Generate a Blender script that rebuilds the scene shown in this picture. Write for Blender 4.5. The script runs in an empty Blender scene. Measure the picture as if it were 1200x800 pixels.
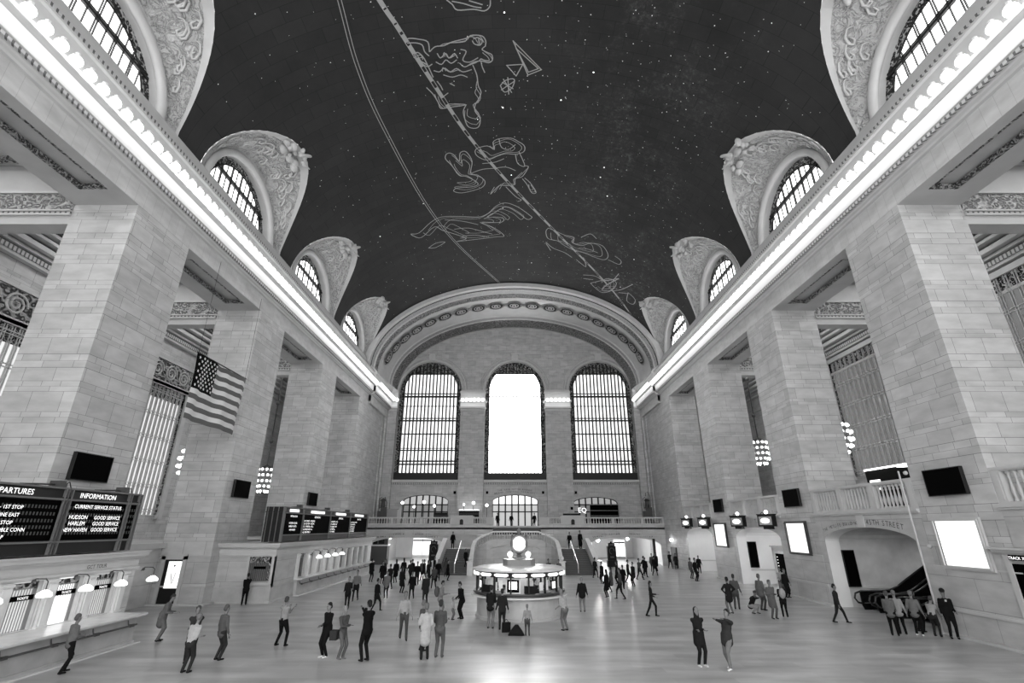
import bpy, bmesh, math, random
from mathutils import Vector, Matrix
random.seed(7)
PI = math.pi
SC = bpy.context.scene
COL = SC.collection
# ------------------------------------------------------------------ materials
MATS = {}
def mat(name, g, rough=0.6, metal=0.0, var=0.0, vscale=1.0, bump=0.0, emit=0.0, spec=0.5):
    if name in MATS: return MATS[name]
    m = bpy.data.materials.new(name); m.use_nodes = True
    nt = m.node_tree; b = nt.nodes['Principled BSDF']
    b.inputs['Roughness'].default_value = rough
    b.inputs['Metallic'].default_value = metal
    b.inputs['Specular IOR Level'].default_value = spec
    b.inputs['Base Color'].default_value = (g, g, g, 1)
    if emit > 0:
        b.inputs['Emission Color'].default_value = (1, 1, 1, 1)
        b.inputs['Emission Strength'].default_value = emit
    if var > 0 or bump > 0:
        geo = nt.nodes.new('ShaderNodeNewGeometry')
        n = nt.nodes.new('ShaderNodeTexNoise'); n.inputs['Scale'].default_value = vscale
        n.inputs['Detail'].default_value = 4
        nt.links.new(geo.outputs['Position'], n.inputs['Vector'])
        if var > 0:
            r = nt.nodes.new('ShaderNodeMapRange')
            r.inputs['From Min'].default_value = .3; r.inputs['From Max'].default_value = .7
            r.inputs['To Min'].default_value = max(0, g*(1-var)); r.inputs['To Max'].default_value = g*(1+var)
            nt.links.new(n.outputs['Fac'], r.inputs['Value'])
            nt.links.new(r.outputs['Result'], b.inputs['Base Color'])
        if bump > 0:
            bp = nt.nodes.new('ShaderNodeBump'); bp.inputs['Strength'].default_value = bump
            bp.inputs['Distance'].default_value = .08
            nt.links.new(n.outputs['Fac'], bp.inputs['Height']); nt.links.new(bp.outputs['Normal'], b.inputs['Normal'])
    MATS[name] = m
    return m
def N(nt, t, **kw):
    n = nt.nodes.new(t)
    for k, v in kw.items(): setattr(n, k, v)
    return n
def mathn(nt, op, a, b=None, c=None):
    n = N(nt, 'ShaderNodeMath', operation=op)
    for i, v in enumerate((a, b, c)):
        if v is None: continue
        if isinstance(v, (int, float)): n.inputs[i].default_value = v
        else: nt.links.new(v, n.inputs[i])
    return n.outputs[0]
def stone(name, g, bw=1.35, bh=0.46, contrast=.16, mortar=.35, msize=.012, rough=.55, warp=.17):
    """ashlar masonry: blocks laid in courses of uneven height on any upright face"""
    m = bpy.data.materials.new(name); m.use_nodes = True
    nt = m.node_tree; b = nt.nodes['Principled BSDF']; b.inputs['Roughness'].default_value = rough
    geo = N(nt, 'ShaderNodeNewGeometry'); sx = N(nt, 'ShaderNodeSeparateXYZ')
    nt.links.new(geo.outputs['Position'], sx.inputs[0])
    h = mathn(nt, 'ADD', sx.outputs['X'], sx.outputs['Y'])
    z = sx.outputs['Z']
    w = mathn(nt, 'MULTIPLY', mathn(nt, 'SINE', mathn(nt, 'MULTIPLY', z, 2*PI/(bh*3))), warp)
    w2 = mathn(nt, 'MULTIPLY', mathn(nt, 'SINE', mathn(nt, 'MULTIPLY', z, 2*PI/(bh*5))), warp*.6)
    zz = mathn(nt, 'ADD', mathn(nt, 'ADD', z, w), w2)
    cb = N(nt, 'ShaderNodeCombineXYZ'); nt.links.new(h, cb.inputs[0]); nt.links.new(zz, cb.inputs[1])
    br = N(nt, 'ShaderNodeTexBrick'); br.offset = .5; br.squash = .62; br.squash_frequency = 3
    nt.links.new(cb.outputs[0], br.inputs['Vector'])
    br.inputs['Scale'].default_value = 1; br.inputs['Brick Width'].default_value = bw
    br.inputs['Row Height'].default_value = bh; br.inputs['Mortar Size'].default_value = msize
    br.inputs['Mortar Smooth'].default_value = .3
    a, c = g*(1-contrast), g*(1+contrast)
    br.inputs['Color1'].default_value = (a, a, a, 1); br.inputs['Color2'].default_value = (c, c, c, 1)
    q = g*mortar; br.inputs['Mortar'].default_value = (q, q, q, 1)
    n = N(nt, 'ShaderNodeTexNoise'); n.inputs['Scale'].default_value = .9; n.inputs['Detail'].default_value = 6
    mp = N(nt, 'ShaderNodeMapping'); mp.inputs['Scale'].default_value = (1, 1, 3)
    nt.links.new(geo.outputs['Position'], mp.inputs['Vector']); nt.links.new(mp.outputs[0], n.inputs['Vector'])
    r = N(nt, 'ShaderNodeMapRange'); r.inputs['From Min'].default_value = .3; r.inputs['From Max'].default_value = .7
    r.inputs['To Min'].default_value = .86; r.inputs['To Max'].default_value = 1.12
    nt.links.new(n.outputs['Fac'], r.inputs['Value'])
    mx = N(nt, 'ShaderNodeMix', data_type='RGBA', blend_type='MULTIPLY'); mx.inputs[0].default_value = 1
    nt.links.new(br.outputs['Color'], mx.inputs[6]); nt.links.new(r.outputs['Result'], mx.inputs[7])
    nt.links.new(mx.outputs[2], b.inputs['Base Color'])
    MATS[name] = m
    return m
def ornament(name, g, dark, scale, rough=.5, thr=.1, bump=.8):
    """carved / cast ornament: curling relief, the shade of its hollows painted dark"""
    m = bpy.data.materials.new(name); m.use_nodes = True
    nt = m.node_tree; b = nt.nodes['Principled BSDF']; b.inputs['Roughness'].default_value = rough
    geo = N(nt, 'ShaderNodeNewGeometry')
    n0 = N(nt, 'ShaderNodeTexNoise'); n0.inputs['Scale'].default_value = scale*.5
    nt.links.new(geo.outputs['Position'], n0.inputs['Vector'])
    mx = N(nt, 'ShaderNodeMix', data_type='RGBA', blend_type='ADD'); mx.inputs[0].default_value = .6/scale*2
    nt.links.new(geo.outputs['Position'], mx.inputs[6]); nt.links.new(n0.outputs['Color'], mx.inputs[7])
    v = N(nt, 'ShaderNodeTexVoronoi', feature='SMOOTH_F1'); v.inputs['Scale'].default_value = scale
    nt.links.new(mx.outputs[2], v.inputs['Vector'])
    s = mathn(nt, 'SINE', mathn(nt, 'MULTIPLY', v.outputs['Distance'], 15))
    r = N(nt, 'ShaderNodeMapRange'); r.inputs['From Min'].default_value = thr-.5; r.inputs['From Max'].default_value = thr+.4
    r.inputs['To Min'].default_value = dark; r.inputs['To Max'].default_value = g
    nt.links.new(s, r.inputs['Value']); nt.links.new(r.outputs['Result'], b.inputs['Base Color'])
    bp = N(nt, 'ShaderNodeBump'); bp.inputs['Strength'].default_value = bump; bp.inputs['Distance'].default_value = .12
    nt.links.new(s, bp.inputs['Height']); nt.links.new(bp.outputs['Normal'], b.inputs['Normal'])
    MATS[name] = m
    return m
def relief(name, g, scale):
    """plaster relief: figures, scrolls and drapery in low relief, shade of the creases drawn as dark lines"""
    m = bpy.data.materials.new(name); m.use_nodes = True
    nt = m.node_tree; b = nt.nodes['Principled BSDF']; b.inputs['Roughness'].default_value = .7
    geo = N(nt, 'ShaderNodeNewGeometry')
    n = N(nt, 'ShaderNodeTexNoise'); n.inputs['Scale'].default_value = scale; n.inputs['Detail'].default_value = 5
    n.inputs['Distortion'].default_value = 1.6; n.inputs['Roughness'].default_value = .62
    nt.links.new(geo.outputs['Position'], n.inputs['Vector'])
    d = mathn(nt, 'ABSOLUTE', mathn(nt, 'SUBTRACT', n.outputs['Fac'], .5))
    r = N(nt, 'ShaderNodeMapRange'); r.inputs['From Min'].default_value = 0; r.inputs['From Max'].default_value = .035
    r.inputs['To Min'].default_value = g*.42; r.inputs['To Max'].default_value = g
    nt.links.new(d, r.inputs['Value']); nt.links.new(r.outputs['Result'], b.inputs['Base Color'])
    bp = N(nt, 'ShaderNodeBump'); bp.inputs['Strength'].default_value = 1; bp.inputs['Distance'].default_value = .5
    nt.links.new(n.outputs['Fac'], bp.inputs['Height']); nt.links.new(bp.outputs['Normal'], b.inputs['Normal'])
    MATS[name] = m
    return m
def emis(name, s, base=.8):
    return mat(name, base, .4, emit=s)

def dentil(name, g, dark, pitch=.26):  # dentils drawn as stripes, the shaded gaps between blocks painted dark
    m = bpy.data.materials.new(name); m.use_nodes = True
    nt = m.node_tree; b = nt.nodes['Principled BSDF']; b.inputs['Roughness'].default_value = .6
    geo = N(nt, 'ShaderNodeNewGeometry'); s = N(nt, 'ShaderNodeSeparateXYZ'); nt.links.new(geo.outputs['Position'], s.inputs[0])
    f = mathn(nt, 'FRACT', mathn(nt, 'DIVIDE', mathn(nt, 'ADD', s.outputs['X'], s.outputs['Y']), pitch))
    q = mathn(nt, 'MULTIPLY_ADD', mathn(nt, 'GREATER_THAN', f, .38), g-dark, dark)
    nt.links.new(q, b.inputs['Base Color']); MATS[name] = m
    return m
G = .47
STONE = stone('caen_stone', G*1.04, bh=.42, contrast=.11, mortar=.3, msize=.010)
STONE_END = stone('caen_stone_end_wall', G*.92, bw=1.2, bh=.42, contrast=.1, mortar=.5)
ASHL = stone('smooth_marble_dado', G*1.0, bw=2.6, bh=1.2, contrast=.05, mortar=.55, warp=0, rough=.35)
PLAIN = mat('plain_stone', .5, .6, var=.08, vscale=.7)
PLAINM = mat('moulded_stone', .52, .55, var=.05, vscale=1.3)
FRIEZE = stone('frieze_stone', .52, bw=.62, bh=9, contrast=.04, mortar=.7, msize=.008, warp=0)
COVE = mat('white_plaster', .8, .6)
DENT = dentil('painted_dentils', .48, .1)
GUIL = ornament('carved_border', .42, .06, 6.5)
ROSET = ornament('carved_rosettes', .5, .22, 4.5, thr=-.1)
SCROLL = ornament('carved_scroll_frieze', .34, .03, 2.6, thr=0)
CAST = ornament('pierced_cast_iron', .45, .004, 4.5, thr=.55)
LUNREL = relief('plaster_relief', .52, 1.5)
LUNRIM = mat('plaster_rim', .5, .7, var=.06, vscale=1)
IRON = mat('dark_bronze', .010, .5, .0, spec=.3)
RECSHADE = mat('medallion_shade', .006, .8)  # flat dark rings painted as the shade inside medallion recesses
IRONL = mat('window_bronze', .07, .45, .1)
BARL = mat('pale_glazing_bar', .42, .5)
BRONZE = mat('worn_bronze', .06, .45, .2)
BLACK = mat('black_screen', .001, .8, spec=.03)
DARK = mat('dark_interior', .008, .8, spec=.2)
BOARD = mat('board_casing', .014, .4, .0, spec=.3)
BOARDL = mat('board_strip', .16, .4, .2)
WMARB = mat('white_marble', .68, .25, var=.06, vscale=2)
MARB = mat('grey_marble', .42, .3, var=.15, vscale=1.5)
GLASSD = mat('dim_glass', .12, .08, emit=.0)
BULB = emis('lamp_bulb', 1.15)
GLOBE = emis('lamp_globe', 1.8)
SHADE = emis('glass_lamp_shade', .9)
SCREEN = emis('lit_poster', .26)
LETW = emis('board_letters', .3)
WHITEP = mat('white_paint', .8, .5)
LETB = mat('carved_black_letters', .02, .6)

def floor_mat():
    m = bpy.data.materials.new('polished_marble_floor'); m.use_nodes = True
    nt = m.node_tree; b = nt.nodes['Principled BSDF']
    geo = N(nt, 'ShaderNodeNewGeometry')
    br = N(nt, 'ShaderNodeTexBrick'); br.offset = 0.5
    nt.links.new(geo.outputs['Position'], br.inputs['Vector'])
    br.inputs['Scale'].default_value = 1; br.inputs['Brick Width'].default_value = 1.9; br.inputs['Row Height'].default_value = .62
    br.inputs['Mortar Size'].default_value = .008
    for k, v in (('Color1', .38), ('Color2', .46), ('Mortar', .40)): br.inputs[k].default_value = (v, v, v, 1)
    n = N(nt, 'ShaderNodeTexNoise'); n.inputs['Scale'].default_value = .35; n.inputs['Detail'].default_value = 5; n.inputs['Distortion'].default_value = .15
    mp = N(nt, 'ShaderNodeMapping'); mp.inputs['Scale'].default_value = (1, 3.2, 1)
    nt.links.new(geo.outputs['Position'], mp.inputs['Vector']); nt.links.new(mp.outputs[0], n.inputs['Vector'])
    r = N(nt, 'ShaderNodeMapRange'); r.inputs['From Min'].default_value = .3; r.inputs['From Max'].default_value = .7
    r.inputs['To Min'].default_value = .68; r.inputs['To Max'].default_value = 1.18
    nt.links.new(n.outputs['Fac'], r.inputs['Value'])
    mx = N(nt, 'ShaderNodeMix', data_type='RGBA', blend_type='MULTIPLY'); mx.inputs[0].default_value = 1
    nt.links.new(br.outputs['Color'], mx.inputs[6]); nt.links.new(r.outputs['Result'], mx.inputs[7])
    nt.links.new(mx.outputs[2], b.inputs['Base Color'])
    r2 = N(nt, 'ShaderNodeMapRange'); r2.inputs['To Min'].default_value = .27; r2.inputs['To Max'].default_value = .40
    nt.links.new(n.outputs['Fac'], r2.inputs['Value']); nt.links.new(r2.outputs['Result'], b.inputs['Roughness'])
    b.inputs['Specular IOR Level'].default_value = .55
    MATS['floor'] = m
    return m
def vault_mat():
    m = bpy.data.materials.new('painted_star_vault'); m.use_nodes = True
    nt = m.node_tree; b = nt.nodes['Principled BSDF']; b.inputs['Roughness'].default_value = .75
    b.inputs['Specular IOR Level'].default_value = .2
    geo = N(nt, 'ShaderNodeNewGeometry'); s = N(nt, 'ShaderNodeSeparateXYZ'); nt.links.new(geo.outputs['Position'], s.inputs[0])
    cb = N(nt, 'ShaderNodeCombineXYZ'); nt.links.new(s.outputs['X'], cb.inputs[0]); nt.links.new(s.outputs['Y'], cb.inputs[1])
    br = N(nt, 'ShaderNodeTexBrick'); nt.links.new(cb.outputs[0], br.inputs['Vector']); br.offset = .5
    br.inputs['Scale'].default_value = 1; br.inputs['Brick Width'].default_value = 1.6; br.inputs['Row Height'].default_value = .95
    br.inputs['Mortar Size'].default_value = .014
    for k, v in (('Color1', .026), ('Color2', .031), ('Mortar', .016)): br.inputs[k].default_value = (v, v, v, 1)
    n = N(nt, 'ShaderNodeTexNoise'); n.inputs['Scale'].default_value = .16; n.inputs['Detail'].default_value = 9; n.inputs['Roughness'].default_value = .7
    nt.links.new(geo.outputs['Position'], n.inputs['Vector'])
    # painted milky way, a speckled pale band running along the right-hand side of the vault
    d = mathn(nt, 'ABSOLUTE', mathn(nt, 'SUBTRACT', mathn(nt, 'ADD', s.outputs['X'], mathn(nt, 'MULTIPLY', s.outputs['Y'], -.12)), 6.0))
    band = N(nt, 'ShaderNodeMapRange'); band.inputs['From Min'].default_value = 7; band.inputs['From Max'].default_value = 0
    nt.links.new(d, band.inputs['Value'])
    n2 = N(nt, 'ShaderNodeTexNoise'); n2.inputs['Scale'].default_value = 2.2; n2.inputs['Detail'].default_value = 12; n2.inputs['Roughness'].default_value = .85
    nt.links.new(geo.outputs['Position'], n2.inputs['Vector'])
    sp = N(nt, 'ShaderNodeMapRange'); sp.inputs['From Min'].default_value = .5; sp.inputs['From Max'].default_value = .75
    nt.links.new(n2.outputs['Fac'], sp.inputs['Value'])
    cl = N(nt, 'ShaderNodeMapRange'); cl.inputs['From Min'].default_value = .42; cl.inputs['From Max'].default_value = .68
    nt.links.new(n.outputs['Fac'], cl.inputs['Value'])
    mw = mathn(nt, 'MULTIPLY', mathn(nt, 'MULTIPLY', mathn(nt, 'MULTIPLY', band.outputs[0], sp.outputs[0]), cl.outputs[0]), .30)
    r = N(nt, 'ShaderNodeMapRange'); r.inputs['From Min'].default_value = .3; r.inputs['From Max'].default_value = .7
    r.inputs['To Min'].default_value = .75; r.inputs['To Max'].default_value = 1.3
    nt.links.new(n.outputs['Fac'], r.inputs['Value'])
    mx = N(nt, 'ShaderNodeMix', data_type='RGBA', blend_type='MULTIPLY'); mx.inputs[0].default_value = 1
    nt.links.new(br.outputs['Color'], mx.inputs[6]); nt.links.new(r.outputs['Result'], mx.inputs[7])
    ad = N(nt, 'ShaderNodeMix', data_type='RGBA', blend_type='ADD'); ad.inputs[0].default_value = 1
    nt.links.new(mx.outputs[2], ad.inputs[6]); nt.links.new(mw, ad.inputs[7])
    nt.links.new(ad.outputs[2], b.inputs['Base Color'])
    MATS['vault'] = m
    return m
FLOOR = floor_mat(); VAULT = vault_mat()
PAINTL = mat('painted_figure_line', .36, .7)
GOLD = mat('gilded_star_glow', .8, .4, emit=.12)  # gilded paint with a faint glow added, no lamp behind it
GOLDB = mat('lit_star', .9, .4, emit=.8)

# ------------------------------------------------------------------ mesh builder
class MB:
    def __init__(s): s.v = []; s.f = []; s.mi = []; s.mats = []
    def m(s, material):
        if material not in s.mats: s.mats.append(material)
        s.cur = s.mats.index(material); return s
    cur = 0
    def add(s, vs, fs):
        o = len(s.v); s.v.extend([tuple(q) for q in vs])
        for f in fs: s.f.append([i+o for i in f]); s.mi.append(s.cur)
        return s
    def box(s, x0, y0, z0, x1, y1, z1):
        if x0 > x1: x0, x1 = x1, x0
        if y0 > y1: y0, y1 = y1, y0
        if z0 > z1: z0, z1 = z1, z0
        return s.add([(x0,y0,z0),(x1,y0,z0),(x1,y1,z0),(x0,y1,z0),(x0,y0,z1),(x1,y0,z1),(x1,y1,z1),(x0,y1,z1)],
              [(0,3,2,1),(4,5,6,7),(0,1,5,4),(1,2,6,5),(2,3,7,6),(3,0,4,7)])
    def obox(s, c, ax, ay, az):
        c = Vector(c); ax = Vector(ax); ay = Vector(ay); az = Vector(az)
        vs = [c+i*ax+j*ay+k*az for k in (-1,1) for i, j in ((-1,-1),(1,-1),(1,1),(-1,1))]
        return s.add(vs, [(0,3,2,1),(4,5,6,7),(0,1,5,4),(1,2,6,5),(2,3,7,6),(3,0,4,7)])
    def sweep(s, prof, path, closed=False, cap=True):
        """prof: list of (a,b); path: list of (origin, dirA, dirB)"""
        n = len(prof); vs = []
        for o, A, B in path:
            o = Vector(o); A = Vector(A); B = Vector(B)
            vs += [o + A*a + B*b for a, b in prof]
        fs = []; L = len(path)
        for i in range(L if closed else L-1):
            j = (i+1) % L
            for k in range(n): fs.append((i*n+k, i*n+(k+1) % n, j*n+(k+1) % n, j*n+k))
        if cap and not closed:
            fs.append(tuple(range(n-1, -1, -1))); fs.append(tuple((L-1)*n+k for k in range(n)))
        return s.add(vs, fs)
    def tube(s, pts, r, n=8, cap=True):
        pts = [Vector(p) for p in pts]; rs = r if isinstance(r, (list, tuple)) else [r]*len(pts)
        vs = []; up = None
        for i, p in enumerate(pts):
            d = (pts[min(i+1, len(pts)-1)] - pts[max(i-1, 0)]).normalized()
            if up is None: up = Vector((0, 0, 1)) if abs(d.z) < .9 else Vector((1, 0, 0))
            a = d.cross(up); 
            if a.length < 1e-4: a = d.cross(Vector((0, 1, 0)))
            a.normalize(); b = a.cross(d).normalized(); up = b
            vs += [p + (a*math.cos(t)+b*math.sin(t))*rs[i] for t in [2*PI*k/n for k in range(n)]]
        fs = [(i*n+k, i*n+(k+1) % n, (i+1)*n+(k+1) % n, (i+1)*n+k) for i in range(len(pts)-1) for k in range(n)]
        if cap: fs.append(tuple(range(n))); fs.append(tuple((len(pts)-1)*n+k for k in range(n-1, -1, -1)))
        return s.add(vs, fs)
    def lathe(s, prof, c=(0,0,0), n=16, a0=0, a1=2*PI):
        full = abs(a1-a0-2*PI) < 1e-6; m = n if full else n+1; c = Vector(c); vs = []
        for k in range(m):
            t = a0+(a1-a0)*k/n
            vs += [c+Vector((r*math.cos(t), r*math.sin(t), z)) for r, z in prof]
        L = len(prof)
        fs = [(k*L+i, ((k+1) % m)*L+i, ((k+1) % m)*L+i+1, k*L+i+1) for k in range(n) for i in range(L-1)]
        return s.add(vs, fs)
    def sphere(s, c, r, n=10, k=(1,1,1)):
        prof = [(math.sin(PI*i/(n//2+1))*r, -math.cos(PI*i/(n//2+1))*r) for i in range(n//2+2)]
        o = len(s.v); s.lathe(prof, (0,0,0), n)
        for i in range(o, len(s.v)):
            v = s.v[i]; s.v[i] = (v[0]*k[0]+c[0], v[1]*k[1]+c[1], v[2]*k[2]+c[2])
        return s
    def poly(s, pts, thick):
        """closed outline pts (3D), extruded by vector thick"""
        t = Vector(thick); n = len(pts); P = [Vector(p) for p in pts]
        return s.add(P+[p+t for p in P], [tuple(range(n)), tuple(range(2*n-1, n-1, -1))]+[(i, i+n, (i+1) % n+n, (i+1) % n) for i in range(n)])
    def build(s, name, material=None, parent=None, smooth=False, fix=True):
        me = bpy.data.meshes.new(name); me.from_pydata(s.v, [], s.f)
        if s.mats:
            for q in s.mats: me.materials.append(q)
            me.polygons.foreach_set('material_index', s.mi)
        elif material: me.materials.append(material)
        if fix:
            bm = bmesh.new(); bm.from_mesh(me); bmesh.ops.recalc_face_normals(bm, faces=bm.faces); bm.to_mesh(me); bm.free()
        if smooth: me.polygons.foreach_set('use_smooth', [True]*len(me.polygons))
        me.update()
        o = bpy.data.objects.new(name, me); COL.objects.link(o)
        if parent: o.parent = parent
        return o
def tag(o, label=None, cat=None, group=None, kind=None):
    if label: o['label'] = label
    if cat: o['category'] = cat
    if group: o['group'] = group
    if kind: o['kind'] = kind
    return o
def S(o): o['kind'] = 'structure'; return o
def empty(name, loc=(0,0,0), rz=0, **kw):
    o = bpy.data.objects.new(name, None); COL.objects.link(o)
    o.location = loc; o.rotation_euler = (0, 0, rz); o.empty_display_size = .2
    return tag(o, **kw)
def copy_tree(o, parent=None):
    kids = list(o.children)
    c = o.copy(); COL.objects.link(c)
    if parent: c.parent = parent
    for ch in kids: copy_tree(ch, c)
    return c
def inst(o, parent=None, loc=None):
    c = o.copy(); COL.objects.link(c)
    if parent: c.parent = parent
    if loc is not None: c.location = loc
    return c
# text as flat geometry
_tc = {}
def text_geo(sx, size):
    k = sx
    if k not in _tc:
        cu = bpy.data.curves.new('t', 'FONT'); cu.body = sx; cu.size = 1; cu.resolution_u = 2
        ob = bpy.data.objects.new('t', cu); COL.objects.link(ob)
        dg = bpy.context.evaluated_depsgraph_get(); me = bpy.data.meshes.new_from_object(ob.evaluated_get(dg))
        _tc[k] = ([tuple(v.co) for v in me.vertices], [tuple(p.vertices) for p in me.polygons])
        bpy.data.objects.remove(ob); bpy.data.curves.remove(cu); bpy.data.meshes.remove(me)
    vs, fs = _tc[k]
    return [(x*size, y*size) for x, y, z in vs], fs
def text(mb, sx, size, o, R, U, align='L', squeeze=1.0):
    vs, fs = text_geo(sx, size)
    if not vs: return
    w = max(v[0] for v in vs)*squeeze
    off = {'L': 0, 'C': -w/2, 'R': -w}[align]
    o = Vector(o); R = Vector(R); U = Vector(U)
    mb.add([o+R*(x*squeeze+off)+U*y for x, y in vs], fs)
def arc_text(mb, sx, size, pos, R, U, N_, x0, adv, curve):
    """letters set one by one along a curve: pos origin; curve(x) -> (height, slope)"""
    pos = Vector(pos); R = Vector(R); U = Vector(U); x = x0
    for ch in sx:
        if ch != ' ':
            vs, fs = text_geo(ch, size); h, sl = curve(x); a = math.atan(sl)
            R2 = R*math.cos(a)+U*math.sin(a); U2 = U*math.cos(a)-R*math.sin(a)
            mb.add([pos+R*x+U*h+R2*p+U2*q for p, q in vs], fs)
        x += adv
# ------------------------------------------------------------------ dimensions of the hall
W = 19.1; XI = 22.3; XO = 31.0; ZS = 19.57; YE = 72.0; YA = 59.0; Y0 = -12.0
VA, VB, VZ = 19.15, 11.78, 23.85
BAY = [15.95, 28.7, 41.45, 54.15]
PIERS = [7.6, 20.33, 33.05, 45.8]
def vz(x): return VZ+VB*math.sqrt(max(0, 1-(x/VA)**2))
def vx(z): return VA*math.sqrt(max(0, 1-((z-VZ)/VB)**2))
# ------------------------------------------------------------------ arch-pierced wall
def arch_wall(mb, P, u0, u1, z0, z1, openings, depth, reveal=None, n=18):
    """P(u,z,d)->point. openings: (ua,ub,zb,spring,rise)"""
    front = mb.cur
    def quad(a, b, c, d): mb.add([P(*q) for q in (a, b, c, d)], [(0, 1, 2, 3)])
    for d in (0, depth):
        u = u0
        for ua, ub, zb, sp, ri in openings:
            quad((u, z0, d), (ua, z0, d), (ua, z1, d), (u, z1, d))
            if zb > z0: quad((ua, z0, d), (ub, z0, d), (ub, zb, d), (ua, zb, d))
            c = (ua+ub)/2; h = (ub-ua)/2
            cur = [(c-h*math.cos(PI*i/n), sp+ri*math.sin(PI*i/n)) for i in range(n+1)]
            for (a, za), (b, zb_) in zip(cur, cur[1:]): quad((a, za, d), (b, zb_, d), (b, z1, d), (a, z1, d))
            u = ub
        quad((u, z0, d), (u1, z0, d), (u1, z1, d), (u, z1, d))
    if reveal: mb.m(reveal)
    for ua, ub, zb, sp, ri in openings:
        c = (ua+ub)/2; h = (ub-ua)/2
        loop = [(ua, zb)] + [(c-h*math.cos(PI*i/n), sp+ri*math.sin(PI*i/n)) for i in range(n+1)] + [(ub, zb)]
        for (a, za), (b, zb_) in zip(loop, loop[1:]): quad((a, za, 0), (b, zb_, 0), (b, zb_, depth), (a, za, depth))
        if zb > z0: quad((ua, zb, 0), (ub, zb, 0), (ub, zb, depth), (ua, zb, depth))
    quad((u0, z1, 0), (u1, z1, 0), (u1, z1, depth), (u0, z1, depth))
    mb.cur = front
PX = lambda s, x: (lambda u, z, d: (s*(x+d), u, z))       # wall facing the nave
PY = lambda y: (lambda u, z, d: (u, y+d, z))              # wall facing the camera end
# ------------------------------------------------------------------ floor
S(MB().box(-XO, Y0, -.3, XO, 96, 0).build('floor', FLOOR))
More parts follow.
